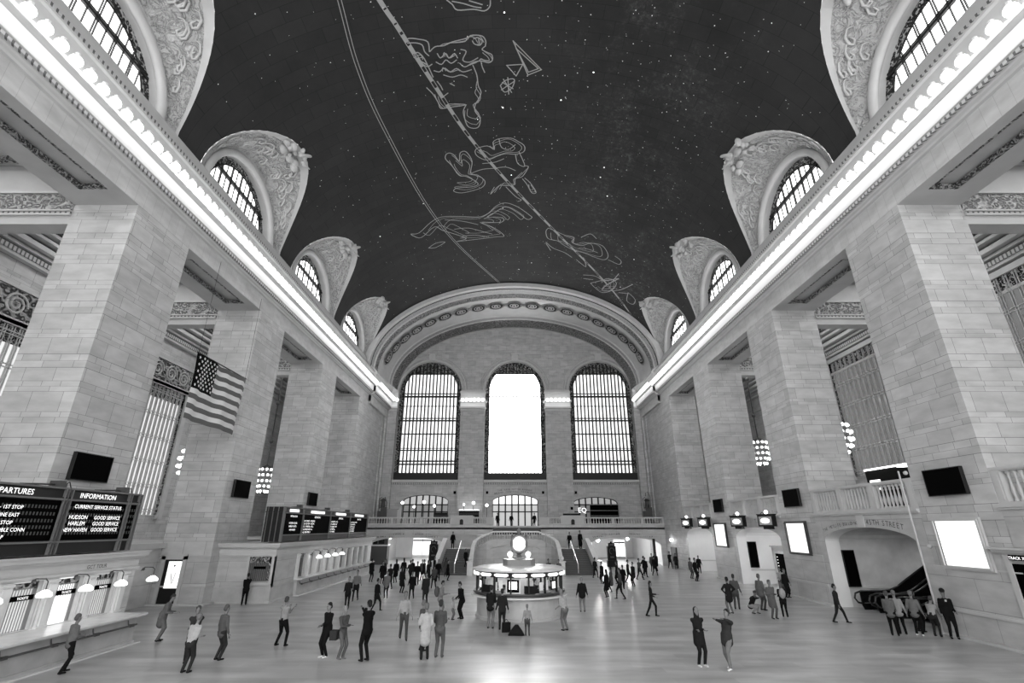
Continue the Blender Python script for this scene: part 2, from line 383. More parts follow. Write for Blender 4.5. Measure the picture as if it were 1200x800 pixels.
# ------------------------------------------------------------------ piers and side walls
for s, nm in ((-1, 'left'), (1, 'right')):
    for i, y in enumerate(PIERS):
        p = S(MB().box(s*W, y, 0, s*XI, y+4.07, ZS).build('pillar', STONE))
        # marble dado and mouldings at the foot of the pier
        b = MB().m(ASHL).box(s*(W-.04), y-.04, 0, s*(XI+.02), y+4.11, 1.0).m(PLAINM).box(s*(W-.10), y-.1, 1.0, s*(XI+.02), y+4.17, 1.09)
        b.box(s*(W-.07), y-.07, 1.09, s*(XI+.02), y+4.14, 1.15).m(ASHL).box(s*(W-.03), y-.03, 1.15, s*(XI+.01), y+4.1, 2.75)
        b.m(PLAINM).box(s*(W-.06), y-.06, 2.75, s*(XI+.02), y+4.13, 2.8).box(s*(W-.3), y-.3, 0, s*(XI+.02), y+4.3, .1)
        b.build('pillar_dado', None, p)
        MB().box(s*(W-.015), y-.015, ZS-.34, s*XI, y+4.085, ZS-.3).build('pillar_neck', PLAINM, p)
    w = MB().m(STONE).box(s*W, 58.4, 0, s*XI, YE+.6, ZS).box(s*(W-.32), 70.6, 0, s*W, YE+.6, ZS).box(s*(W-.1), 69.5, 0, s*W, 70.6, ZS)
    S(w.build('wall_end_'+nm, None))
    S(MB().box(s*XI, YE, 0, s*XO, YE+.4, 24).build('wall_aisle_end_'+nm, STONE))
    # outer wall of the aisle, with its string courses
    w = MB().m(STONE).box(s*XO, Y0, 0, s*(XO+.5), YE, 26).m(PLAINM)
    for x, za, zb in ((30.7, 16.0, 16.25), (30.8, 18.2, 18.4), (30.6, 19.9, 20.1), (30.3, 20.5, 20.7), (29.9, 20.75, 21.05), (29.5, 21.2, 21.4), (29.1, 21.5, 21.7)):
        if s > 0 and za < 18: continue
        w.box(s*x, Y0, za, s*XO, YE, zb)
    w.m(IRON).box(s*30.0, Y0, 21.06, s*XO, YE, 21.14).m(DENT).box(s*30.5, Y0, 20.1, s*XO, YE, 20.4)
    wl = S(w.build('wall_'+nm, None))
    if s < 0:   # carved scroll frieze over the left windows
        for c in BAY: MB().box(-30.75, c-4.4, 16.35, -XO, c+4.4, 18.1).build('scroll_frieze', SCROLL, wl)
        f = MB()
        for c in BAY:
            for k in range(-2, 3):
                yy = c+k*1.75
                pts = [( -30.72, yy+math.cos(t*.5)*(.75-.022*t), 17.2+math.sin(t*.5)*(.75-.022*t)) for t in range(0, 30)]
                f.tube(pts, .07, 6)
        f.build('scroll', MATS['caen_stone'], wl)
    # aisle ceiling, cross beams and low floor
    c = MB().m(PLAIN).box(s*XI, Y0, 22.0, s*XO, YE, 22.4)
    ce = S(c.build('ceiling_aisle_'+nm, None))
    for cy in BAY:
        g = MB().m(DARK).box(s*24.2, cy-2.6, 21.9, s*28.2, cy+2.6, 21.98).m(emis('skylight_pane', 1.5))
        for a in range(5):
            for b2 in range(7): g.box(s*(24.35+a*.78), cy-2.45+b2*.72, 21.86, s*(24.95+a*.78), cy-1.95+b2*.72, 21.9)
        g.build('skylight', None, ce)
        h = MB().m(GUIL)
        for (xa, xb, ya, yb) in ((23.3, 23.6, cy-3.6, cy+3.6), (28.8, 29.1, cy-3.6, cy+3.6), (23.3, 29.1, cy-3.9, cy-3.6), (23.3, 29.1, cy+3.6, cy+3.9)):
            h.box(s*xa, ya, 21.75, s*xb, yb, 22)
        h.build('coffer_border', None, ce)
    for y in PIERS:
        b = MB().m(PLAIN).box(s*XI, y, 18.43, s*XO, y+.85, 22)
        b.m(PLAINM).box(s*XI, y-.12, 18.9, s*XO, y+.97, 19.0).m(DENT).box(s*XI, y-.08, 19.0, s*XO, y+.93, 19.12)
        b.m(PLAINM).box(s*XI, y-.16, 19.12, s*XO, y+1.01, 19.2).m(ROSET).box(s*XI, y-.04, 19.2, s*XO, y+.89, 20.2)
        b.m(PLAINM).box(s*XI, y-.14, 20.2, s*XO, y+.99, 20.32)
        S(b.build('beam', None))
    zf = 5.3 if s > 0 else 3.45
    S(MB().box(s*(19.95 if s > 0 else 22.4), Y0, zf-.25, s*XO, YE, zf).build('floor_aisle_'+nm, PLAIN))
    # ---------------- main entablature and lit cornice, swept along the hall
    prof = [(22.3,19.87),(19.1,19.87),(19.1,20.70),(18.98,20.74),(18.95,20.84),(18.85,20.9),(18.82,20.98),(18.72,21.0),(18.68,21.15),
            (18.6,21.2),(18.6,21.95),(18.45,22.0),(18.3,22.03),(18.3,22.2),(18.55,22.35),(18.75,22.4),(18.75,23.6),(18.66,23.68),(18.66,23.8),
            (18.8,24.0),(18.95,24.2),(19.05,24.9),(19.1,25.0),(22.3,25.0)]
    t = MB().m(PLAINM)
    def run(ya, yb, sh, mb=t):
        mb.sweep([(s*(x-sh if x < 20 else x), z) for x, z in prof], [((0, ya, 0), (1,0,0), (0,0,1)), ((0, yb, 0), (1,0,0), (0,0,1))])
    run(Y0, 62.0, 0); run(62.0, YE, .32)
    tr = S(t.build('trim_cornice_'+nm, None))
    MB().box(s*(W-.012), Y0, ZS, s*W, 62, 20.68).box(s*(W-.332), 62, ZS, s*W, YE, 20.68).build('frieze', FRIEZE, tr)
    MB().box(s*18.62, Y0, 20.99, s*18.75, 62, 21.14).box(s*18.3, 62, 20.99, s*18.45, YE, 21.14).build('dentils', DENT, tr)
    MB().box(s*18.585, Y0, 21.22, s*18.6, 62, 21.93).box(s*18.265, 62, 21.22, s*18.6, YE, 21.93).build('cove_panel', COVE, tr)
    MB().box(s*18.62, Y0, 23.82, s*18.8, 62, 23.96).build('upper_dentils', DENT, tr)
    f = MB().m(PLAIN).box(s*W, Y0, ZS, s*19.7, 58.5, 19.87).box(s*21.1, Y0, ZS, s*XI, 58.5, 19.87)
    prev = Y0
    for y in PIERS+[58.4]:
        f.box(s*19.7, y-1.2, ZS, s*21.1, y+5.3 if y < 58 else 60, 19.87)
    f.build('soffit', STONE, tr)
    g = MB()
    ys = [(11.67+1.23, 20.33-1.2), (24.4+1.23, 33.05-1.2), (37.12+1.23, 45.8-1.2), (49.87+1.23, 58.4-1.2)]
    for ya, yb in ys:
        for xa, xb, a, b in ((19.7, 19.84, ya, yb), (20.96, 21.1, ya, yb), (19.7, 21.1, ya, ya+.14), (19.7, 21.1, yb-.14, yb)):
            g.box(s*xa, a, 19.58, s*xb, b, 19.8)
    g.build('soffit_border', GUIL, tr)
# ------------------------------------------------------------------ vault
def dyz(z):
    q = z-25.2
    if q <= 0: return 5.3
    return math.sqrt(max(0, 5.3**2-q*q))
v = MB()
CS = [3.2]+BAY
zs = [24.4]+[24.9+.35*i for i in range(0, 16)]+[30.3, 30.42, 30.5]
for s in (-1, 1):
    for z1, z2 in zip(zs, zs[1:]):
        for k in range(len(CS)+1):
            def lim(z):
                a = Y0 if k == 0 else CS[k-1]+dyz(z)
                b = YA if k == len(CS) else CS[k]-dyz(z)
                return a, b
            a1, b1 = lim(z1); a2, b2 = lim(z2)
            v.add([(s*vx(z1), a1, z1), (s*vx(z1), b1, z1), (s*vx(z2), b2, z2), (s*vx(z2), a2, z2)], [(0, 1, 2, 3)])
x0 = vx(30.5); th0 = math.acos(x0/VA); nT = 40
arc = [(VA*math.cos(th0+(PI-2*th0)*i/nT), VZ+VB*math.sin(th0+(PI-2*th0)*i/nT)) for i in range(nT+1)]
for (xa, za), (xb, zb) in zip(arc, arc[1:]):
    v.add([(xa, Y0, za), (xa, YA, za), (xb, YA, zb), (xb, Y0, zb)], [(0, 1, 2, 3)])
ceil = S(v.build('ceiling', VAULT, smooth=False))
# painted line figures, zodiac band, celestial arc
FIG = {'ram':[[(-5.96,24.03),(-5.55,23.73),(-4.97,23.73),(-4.37,23.53),(-3.49,23.38),(-2.89,23.19),(-2.32,23.28),(-2.1,23.64),(-2.15,24.02)],[(-2.15,24.02),(-2.38,24.26),(-2.02,24.51),(-1.73,24.7),(-1.7,25.11),(-1.98,25.31),(-2.51,25.15),(-3.05,25.2),(-3.68,25.52),(-4.03,25.19)],[(-2.51,25.15),(-2.46,25.58),(-2.3,26.09)],[(-3.11,25.45),(-2.89,26.26),(-2.84,27.19),(-2.67,27.77),(-2.86,28.35),(-3.19,28.93),(-3.24,29.56),(-2.9,30.34),(-3.04,31.12),(-3.41,31.31),(-3.92,31.06),(-4.12,30.31),(-4.17,29.45),(-3.9,28.85)],[(-3.9,28.85),(-4.33,28.9),(-4.98,28.91),(-5.48,28.93),(-5.9,28.86),(-5.99,28.33),(-6.26,27.5),(-6.63,26.85)],[(-5.97,25.01),(-6.36,25.12),(-6.85,24.52),(-6.99,24.09),(-6.75,23.97),(-6.41,24.52),(-6.04,26.04)],[(-7.4,22.92),(-7.1,22.87),(-6.57,23.02),(-5.99,23.31),(-5.99,24.02)],[(-7.3,23.17),(-6.76,23.26),(-6.38,23.49),(-6.31,23.97),(-6.08,24.33)],[(-2.91,23.43),(-2.62,23.37),(-2.34,23.62),(-2.51,23.92),(-2.87,23.82),(-3.0,23.58)],[(-3.85,24.14),(-3.5,24.33),(-3.79,24.96),(-3.34,25.17),(-2.72,24.88)],[(-5.48,24.26),(-5.31,24.61),(-4.91,24.33),(-4.73,24.69),(-4.33,24.41),(-4.14,24.76)],[(-5.65,24.89),(-5.31,25.12),(-4.96,24.82),(-4.63,25.12),(-4.23,24.91)],[(-5.9,25.54),(-5.53,25.69),(-5.2,25.47),(-4.79,25.8),(-4.3,25.59),(-3.87,25.91),(-3.25,25.79)],[(-5.27,25.99),(-4.68,26.25),(-4.05,26.15),(-3.6,26.38)],[(-5.8,26.45),(-5.62,26.85),(-5.51,27.24)],[(-4.9,26.77),(-4.61,27.0)],[(-5.5,27.82),(-5.16,27.58)],[(-4.79,28.64),(-3.98,28.8)]],'triangle':[[(-0.22,23.69),(0.88,26.37),(1.85,25.89),(-0.22,23.69)],[(-0.01,24.25),(0.91,26.13),(1.62,25.81),(-0.01,24.25)],[(-0.68,25.57),(0.48,25.49),(0.01,26.46),(-0.68,25.57)]],'insect':[[(-1.18,27.28),(-0.78,26.83),(-0.14,26.74),(-0.3,27.49),(-0.87,27.87),(-1.18,27.28)],[(-1.11,27.66),(-0.14,26.93)],[(-1.02,27.0),(-0.22,27.58)],[(-0.61,26.59),(-0.55,28.07)],[(-0.94,26.73),(-0.33,27.92)]],'fish':[[(-4.38,20.73),(-4.08,21.02),(-3.79,21.4),(-2.76,21.43),(-2.09,21.57),(-1.73,21.32),(-1.67,20.94)],[(-4.06,20.83),(-3.41,21.01),(-2.75,21.26),(-2.28,21.36)],[(-2.99,20.88),(-2.2,21.16)]],'bull':[[(-6.08,33.83),(-6.21,34.38),(-5.75,35.38),(-5.25,36.75),(-4.62,37.04),(-3.8,37.84),(-3.61,38.38),(-4.31,38.61),(-5.65,38.5),(-5.97,38.89),(-5.28,39.3),(-4.12,39.17),(-3.18,38.78),(-2.91,37.95),(-3.52,37.05),(-4.15,36.63),(-3.92,35.12),(-4.35,33.88),(-4.87,33.94),(-5.06,34.92),(-5.4,34.12),(-5.77,33.76),(-6.08,33.83)],[(-3.39,33.58),(-2.46,33.4),(-1.86,33.87),(-1.94,33.02),(-1.42,32.64),(-0.41,32.59),(0.2,32.95),(0.78,33.5),(0.73,34.2),(0.0,34.51),(-0.84,34.43),(-1.47,34.62),(-2.55,35.13),(-3.36,34.6),(-3.57,33.99),(-3.39,33.58)],[(-1.42,32.64),(-1.24,33.61),(-0.62,33.92),(-0.01,33.36)],[(0.0,34.51),(0.23,35.7),(0.88,36.0),(0.32,34.21)],[(0.88,36.0),(1.21,36.14),(0.69,37.44),(0.02,37.79),(-0.08,38.64),(-0.89,38.8),(-1.58,38.76),(-2.43,39.94),(-2.04,38.91)],[(0.7,37.78),(1.17,38.61),(1.67,39.82),(2.09,39.68),(1.51,38.42),(0.92,37.67)],[(-0.89,38.97),(0.04,40.43),(0.64,40.99),(0.29,41.25)],[(-4.04,36.65),(-3.04,36.3),(-1.95,36.26),(-0.86,36.16),(0.01,36.64)],[(-2.99,35.54),(-1.92,35.48),(-1.06,35.08)]],'figure':[[(-11.02,43.9),(-10.22,44.17),(-8.8,42.96),(-7.65,42.53),(-5.89,42.99),(-3.95,43.56),(-2.93,43.18),(-1.9,41.88),(-0.92,41.47),(0.3,42.16),(1.57,43.52),(1.83,43.92),(1.34,44.3),(0.31,43.16),(-0.93,42.14),(-2.19,43.06),(-2.96,43.72),(-1.96,43.83),(-1.2,44.18),(-1.48,44.81),(-2.75,44.77),(-3.52,44.79),(-2.53,45.59),(-1.52,46.84),(-1.26,47.57),(-2.07,47.6),(-3.69,47.75),(-5.56,47.7),(-6.61,47.55),(-5.53,47.32),(-6.71,46.01),(-7.85,44.9),(-8.59,43.92),(-10.14,45.11),(-10.87,44.35),(-11.02,43.9)],[(-9.76,47.47),(-8.9,46.96),(-7.89,47.19),(-9.02,47.78),(-9.76,47.47)],[(-7.37,43.14),(-5.73,43.88),(-4.04,44.92)],[(-6.61,45.13),(-5.1,45.35),(-3.61,46.35),(-2.59,46.97)],[(-6.01,46.7),(-4.43,46.88),(-3.14,47.46)]],'twins':[[(3.72,45.64),(4.66,46.13),(5.62,46.58),(6.68,46.71),(6.54,47.73),(7.63,48.04),(8.56,47.13),(9.82,46.94),(10.72,48.36),(10.53,49.54),(9.48,49.68),(8.08,49.37),(6.99,49.32),(5.83,48.7),(4.95,47.96),(3.85,47.72),(3.5,46.36),(3.72,45.64)],[(3.64,48.49),(4.54,49.57),(5.98,50.2),(6.9,50.94)],[(7.43,46.44),(7.63,46.11),(8.3,45.37),(9.02,45.95)],[(10.89,49.29),(12.09,49.4),(12.18,48.53),(11.45,48.09)],[(7.49,51.23),(8.75,52.29),(8.21,50.36)],[(3.66,48.74),(4.31,50.14)],[(7.44,48.62),(8.48,48.4),(9.57,48.58)]],'crab':[[(8.75,54.36),(10.12,53.8),(11.32,54.11),(12.66,52.26),(11.91,54.21),(11.45,56.57),(13.16,54.83),(14.22,51.98)],[(9.85,55.87),(10.82,54.52),(11.72,53.16),(12.62,53.51),(12.46,55.6),(11.54,57.15),(10.57,56.65),(9.85,55.87)],[(14.17,54.25),(15.12,54.82),(15.13,56.15),(14.43,56.2),(14.17,54.25)],[(8.87,55.23),(9.99,54.82)],[(12.47,51.29),(12.17,53.34)],[(13.27,55.37),(14.21,54.49)]]}
def ribbon(mb, pts, w, off=.03):
    P = [Vector((x, y, vz(x)-off)) for x, y in pts]
    for i in range(len(P)-1):
        d = P[i+1]-P[i]
        if d.length < 1e-4: continue
        nrm = Vector((-P[i].x/VA**2, 0, -(P[i].z-VZ)/VB**2)).normalized()
        t = d.normalized().cross(nrm)*w/2; e = d.normalized()*w*.4
        mb.add([P[i]-t-e, P[i]+t-e, P[i+1]+t+e, P[i+1]-t+e], [(0, 1, 2, 3)])
def dens(pts, k=10):
    out = []
    for i in range(len(pts)-1):
        p0 = pts[max(i-1, 0)]; p1 = pts[i]; p2 = pts[i+1]; p3 = pts[min(i+2, len(pts)-1)]
        for j in range(k):
            t = j/k
            out.append(tuple(.5*((2*p1[q])+(-p0[q]+p2[q])*t+(2*p0[q]-5*p1[q]+4*p2[q]-p3[q])*t*t+(-p0[q]+3*p1[q]-3*p2[q]+p3[q])*t**3) for q in (0, 1)))
    return out+[pts[-1]]
for k, ls in FIG.items():
    m = MB()
    if k in ('ram', 'bull', 'figure', 'twins', 'crab'):
        ex_ = []
        for l in ls:
            if len(l) < 6: continue
            cx_ = sum(p[0] for p in l)/len(l); cy_ = sum(p[1] for p in l)/len(l)
            for f_ in (.86, .6): ex_.append([(cx_+(p[0]-cx_)*f_+.12*math.sin(i*2.1), cy_+(p[1]-cy_)*f_+.12*math.cos(i*1.7)) for i, p in enumerate(l)][1:-1])
        for l in ex_: ribbon(m, dens(l, 3), .05)
    for l in ls: ribbon(m, dens(l, 4) if k != 'triangle' else l, .075 if k != 'crab' else .09)
    m.build('painted_figure', PAINTL, ceil)
band = dens([(-10.3, 14), (-8.37, 20.15), (-7.73, 21.9), (-6.44, 25.62), (-3.92, 32.19), (-0.31, 38.89), (4.44, 46.01), (9.03, 51.67), (15.58, 58.9)], 8)
m = MB()
ribbon(m, [(x-.13, y) for x, y in band], .05); ribbon(m, [(x+.13, y) for x, y in band], .05)
for i in range(0, len(band)-1, 2): ribbon(m, [band[i], band[i+1]], .24, .025)
m.build('painted_ecliptic_band', PAINTL, ceil)
arcp = dens([(-10.2, 14), (-10.55, 19.64), (-10.76, 24.16), (-10.37, 29.61), (-8.78, 40.1), (-6.3, 49.01), (-2.06, 58.79)], 8)
m = MB(); ribbon(m, [(x-.1, y) for x, y in arcp], .05); ribbon(m, [(x+.1, y) for x, y in arcp], .05)
m.build('painted_arc', PAINTL, ceil)
m = MB(); mb2 = MB(); rs = random.Random(3)
for i in range(1500):
    x = rs.uniform(-18.6, 18.6); y = rs.uniform(8, 58.5)
    if abs(x) > 15 and min(abs(y-c) for c in CS) < dyz(vz(x))+.3: continue
    if x < -2 and rs.random() < .45: continue
    r = rs.choice((.02, .02, .025, .03, .04)); tgt = m
    if i % 40 == 0: r = .06; tgt = mb2
    z = vz(x)-.05
    tx = Vector((1, 0, -x/VA*VB/VA/math.sqrt(max(.02, 1-(x/VA)**2)))).normalized()
    c = Vector((x, y, z)); u = tx*r; w = Vector((0, r, 0))
    tgt.add([c+u, c+w, c-u, c-w], [(0, 1, 2, 3)])
tag(m.build('painted_stars', GOLD, ceil), kind='stuff'); tag(mb2.build('lit_stars', GOLDB, ceil), kind='stuff')
# ------------------------------------------------------------------ lunettes
WINN = [0]
def win_empty():
    WINN[0] += 1
    return S(empty('window_%d' % WINN[0]))
PANE_L = emis('daylit_pane_clerestory', 1.0)
nq = 28
for s in (-1, 1):
    for ci, c in enumerate(CS):
        h = MB()
        def ringB(f, t):   # t: 0 outer edge on the vault ... 1 at the window
            ph = PI*f
            y1 = 5.3*math.cos(ph); z1 = 25.2+5.3*math.sin(ph); x1 = vx(min(z1, 35))
            y2 = 4.45*math.cos(ph); z2 = 24.9+4.35*math.sin(ph); x2 = 19.45
            bow = math.sin(PI*t)*.18*math.sin(ph)
            return (s*(x1+(x2-x1)*t), c+y1+(y2-y1)*t, z1+(z2-z1)*t+bow)
        def strip(mat_, ta, tb, k=1):
            h.m(mat_)
            for j in range(k):
                a = ta+(tb-ta)*j/k; b = ta+(tb-ta)*(j+1)/k
                for i in range(nq):
                    f1, f2 = i/nq, (i+1)/nq
                    h.add([ringB(f1, a), ringB(f2, a), ringB(f2, b), ringB(f1, b)], [(0, 1, 2, 3)])
                for f in (0, 1):
                    p, q = Vector(ringB(f, a)), Vector(ringB(f, b))
                    h.add([p, q, q-Vector((0, 0, .6)), p-Vector((0, 0, .8))], [(0, 1, 2, 3)])
        strip(LUNRIM, 0, .17); strip(LUNREL, .17, .93, 5); strip(LUNRIM, .93, 1)
        hd = S(h.build('trim_lunette', None, smooth=False))
        # roll moulding and reveal round the window
        pts = [(s*19.42, c+4.25*math.cos(PI*i/nq), 24.9+4.15*math.sin(PI*i/nq)) for i in range(nq+1)]
        pts = [(pts[0][0], pts[0][1], 24.2)]+pts+[(pts[0][0], pts[-1][1], 24.2)]
        MB().tube(pts, .27, 10).build('roll_moulding', LUNRIM, hd, smooth=True)
        r = MB()
        for i in range(nq):
            a, b = PI*i/nq, PI*(i+1)/nq
            P_ = lambda x, t: (s*x, c+4.02*math.cos(t), 24.9+3.95*math.sin(t))
            r.add([P_(19.4, a), P_(19.4, b), P_(20.3, b), P_(20.3, a)], [(0, 1, 2, 3)])
        r.build('reveal', LUNRIM, hd)
        # carved cartouche and figures standing out at the peak of the lunette
        g = MB(); rr = random.Random(ci*7+s)
        xp = vx(30.2)
        for k in range(16):
            f = .5+rr.uniform(-.09, .09); t = rr.uniform(.0, .38)
            p = Vector(ringB(f, t)); g.sphere((p.x-s*.1, p.y, p.z-.12), rr.uniform(.12, .3), 8, (1, rr.uniform(.7, 1.6), rr.uniform(.7, 1.5)))
        for a in range(5): g.sphere((s*(xp-.25), c+.35+.1*a, 30.25+.17*a), .16-.02*a, 8)
        g.tube([(s*(xp-.2), c-.2, 30.1), (s*(xp-.5), c+.6, 30.7), (s*(xp-.5), c+1.0, 31.0)], [.16, .13, .05], 8)
        g.tube([(s*(xp-.2), c+.2, 29.8), (s*(xp-.4), c+1.1, 29.9)], [.12, .04], 6)
        for k in range(26):   # raised garlands and scrolls over the soffit
            f = rr.uniform(.12, .88); t = rr.uniform(.3, .8); pts = []
            for q in range(7):
                p = Vector(ringB(min(.95, max(.05, f+.02*math.cos(q*1.1)+.006*q)), min(.9, max(.2, t+.09*math.sin(q*1.1)))))
                pts.append(p+Vector((-s*.06, 0, -.05)))
            g.tube(pts, [.03, .07, .09, .08, .07, .05, .02], 6)
        g.build('sculpted_figures', LUNRIM, hd, smooth=True)
        if ci == 0: continue
        w = win_empty(); fr = MB().m(CAST); X = 19.95
        for i in range(nq):
            a, b = PI*i/nq, PI*(i+1)/nq
            q = lambda R, t, z_=24.9: (s*X, c+R*math.cos(t), z_+R*.985*math.sin(t))
            fr.add([q(4.02, a), q(4.02, b), q(3.42, b), q(3.42, a)], [(0, 1, 2, 3)])
        fr.m(IRON)
        pts = [(s*(X-.03), c+3.42*math.cos(PI*i/nq), 24.9+3.37*math.sin(PI*i/nq)) for i in range(nq+1)]
        fr.tube(pts, .05, 6)
        for k in range(-6, 7):
            y = c+k*.56; hh = math.sqrt(max(0, 3.42**2-(k*.56)**2))
            for dd in ((-.06, .06) if k % 2 == 0 else (0,)):
                fr.box(s*(X-.05), y+dd-.022, 24.5, s*(X+.03), y+dd+.022, 24.9+hh*.985)
        fr.box(s*(X-.1), c-3.35, 26.85, s*(X+.05), c+3.35, 27.0).box(s*(X-.05), c-3.3, 27.12, s*(X+.05), c+3.3, 27.2)
        fr.build('frame', None, w)
        pn = MB(); L = [(s*(X+.12), c+3.9*math.cos(PI*i/nq), 24.9+3.85*math.sin(PI*i/nq)) for i in range(nq+1)]
        pn.poly([(s*(X+.12), c+3.9, 24.4)]+L+[(s*(X+.12), c-3.9, 24.4)], (s*.05, 0, 0)); pn.build('pane', PANE_L, w)
# ------------------------------------------------------------------ ornamented arch at the east end
a = MB()
def soff(f, e=0):      # point on the arch soffit; e pulls the surface inwards
    th = PI*f
    return ((VA-e)*math.cos(th), VZ+(VB-e)*math.sin(th))
NA = 64
def bandstrip(mb, y1, e1, y2, e2, f0=.004, f1=.996, n=NA):
    for i in range(n):
        a_, b_ = f0+(f1-f0)*i/n, f0+(f1-f0)*(i+1)/n
        p, q = soff(a_, e1), soff(b_, e1); r, t = soff(b_, e2), soff(a_, e2)
        mb.add([(p[0], y1, p[1]), (q[0], y1, q[1]), (r[0], y2, r[1]), (t[0], y2, t[1])], [(0, 1, 2, 3)])
steps = [(YA, -.2, YA, .5, PLAINM), (YA, .5, YA+.7, .5, PLAINM), (YA+.7, .5, YA+.7, .62, IRONL), (YA+.7, .62, YA+1.6, .66, DENT), (YA+1.6, .66, YA+1.75, .8, PLAINM),
         (YA+1.75, .8, YA+3.0, .84, GUIL), (YA+3.0, .84, YA+3.15, .7, PLAINM), (YA+3.15, .7, YA+4.4, .7, PLAIN), (YA+4.4, .7, YA+6.4, .74, PLAIN),
         (YA+6.4, .74, YA+9.0, .8, PLAIN), (YA+9.0, .8, YA+9.2, .95, PLAINM), (YA+9.2, .95, YA+9.9, 1.0, DENT), (YA+9.9, 1.0, YA+10.1, 1.1, PLAINM),
         (YA+10.1, 1.1, YA+12.6, 1.3, GUIL), (YA+12.6, 1.3, YE+.5, 1.35, PLAINM)]
for y1, e1, y2, e2, mm in steps: a.m(mm); bandstrip(a, y1, e1, y2, e2)
arch = S(a.build('ceiling_arch', None))
md = MB().m(IRON)
for k in range(19):
    f = .085+.83*k/18; x, z = soff(f, .74); th = PI*f
    c = Vector((x, YA+5.4, z)); U = Vector((-VA*math.sin(th), 0, VB*math.cos(th))).normalized(); V = Vector((0, 1, 0)); Nn = Vector((-math.cos(th)/VA, 0, -math.sin(th)/VB)).normalized()
    def disc(R1, R2, d, mt):
        md.m(mt); vs = []; n = 18
        for R in (R1, R2): vs += [c+Nn*d+(U*math.cos(2*PI*i/n)*R+V*math.sin(2*PI*i/n)*R) for i in range(n)]
        md.add(vs, [(i, (i+1) % n, n+(i+1) % n, n+i) for i in range(n)])
    disc(.98, .66, .14, RECSHADE); disc(.66, .56, .2, PLAINM); disc(.56, .32, .12, RECSHADE); disc(.32, .16, .22, PLAINM); disc(.16, .001, .24, IRON)
    disc(1.15, .95, .16, GUIL)
    if k < 18:
        f2 = .085+.83*(k+.5)/18; x, z = soff(f2, .74); c = Vector((x, YA+5.4, z)); disc(.3, .001, .12, GUIL)
md.build('medallions', None, arch)
# ------------------------------------------------------------------ east end wall
CXW = .13
ew = MB().m(STONE_END)
op = [(-12.75-4.7+.0, -12.75+4.7, 10.8, 23.9, 4.7), (CXW-4.5, CXW+4.5, 10.8, 24.0, 4.6), (13.13-4.7, 13.13+4.7, 10.8, 23.9, 4.7)]
arch_wall(ew, PY(YE), -W, W, 9.6, 37, op, .7, reveal=PLAINM, n=28)
lo = [(-15.7, -9.3, 4.4, 7.9, .85), (-3.1, 3.36, 4.4, 7.9, .85), (8.3, 14.6, 4.4, 7.6, .85)]
ew.m(STONE_END)
arch_wall(ew, PY(YE), -W, W, 4.3, 9.6, lo, .7, reveal=PLAINM, n=16)
ewo = S(ew.build('wall_end', None))
g = MB().m(PLAINM)
for ua, ub, zb, sp, ri in op:
    c = (ua+ub)/2; h = (ub-ua)/2
    for rr, tk in ((.25, .16), (.75, .09), (.95, .06)):
        pts = [(c+(h+rr)*math.cos(PI*i/28), YE-.05, sp+(ri+rr)*math.sin(PI*i/28)) for i in range(29)]
        g.tube(pts, tk, 6)
    g.box(c-.5, YE-.35, sp+ri+.15, c+.5, YE, sp+ri+1.15).box(c-.62, YE-.42, sp+ri+1.15, c+.62, YE, sp+ri+1.3)
    g.box(ua-.1, YE-.3, 10.45, ub+.1, YE, 10.78).m(DENT).box(ua, YE-.14, 10.15, ub, YE, 10.4).m(PLAINM)
g.build('window_surround', None, ewo)
# piers between the windows, with their lit capitals
for xa, xb in ((-8.0, -4.4), (4.66, 8.36), (-19.1, -17.5), (17.85, 19.1)):
    p = MB().m(STONE_END).box(xa, YE-.75, 4.4, xb, YE, 20.7)
    p.m(PLAINM)
    for yy, z0_, z1_ in ((.85, 20.7, 20.85), (.8, 20.85, 21.0), (1.1, 21.0, 21.2), (.95, 21.2, 21.95), (1.25, 21.95, 22.2), (.85, 22.2, 23.4), (1.0, 23.4, 23.6), (.8, 23.6, 23.9)):
        p.box(xa-(.0 if abs(xa) > 17 else (yy-.75)*.5), YE-yy, z0_, xb+(yy-.75)*.5, YE, z1_)
    po = S(p.build('pillar_end', None))
    MB().box(xa, YE-.965, 21.25, xb, YE-.95, 21.92).build('cove_panel', COVE, po)
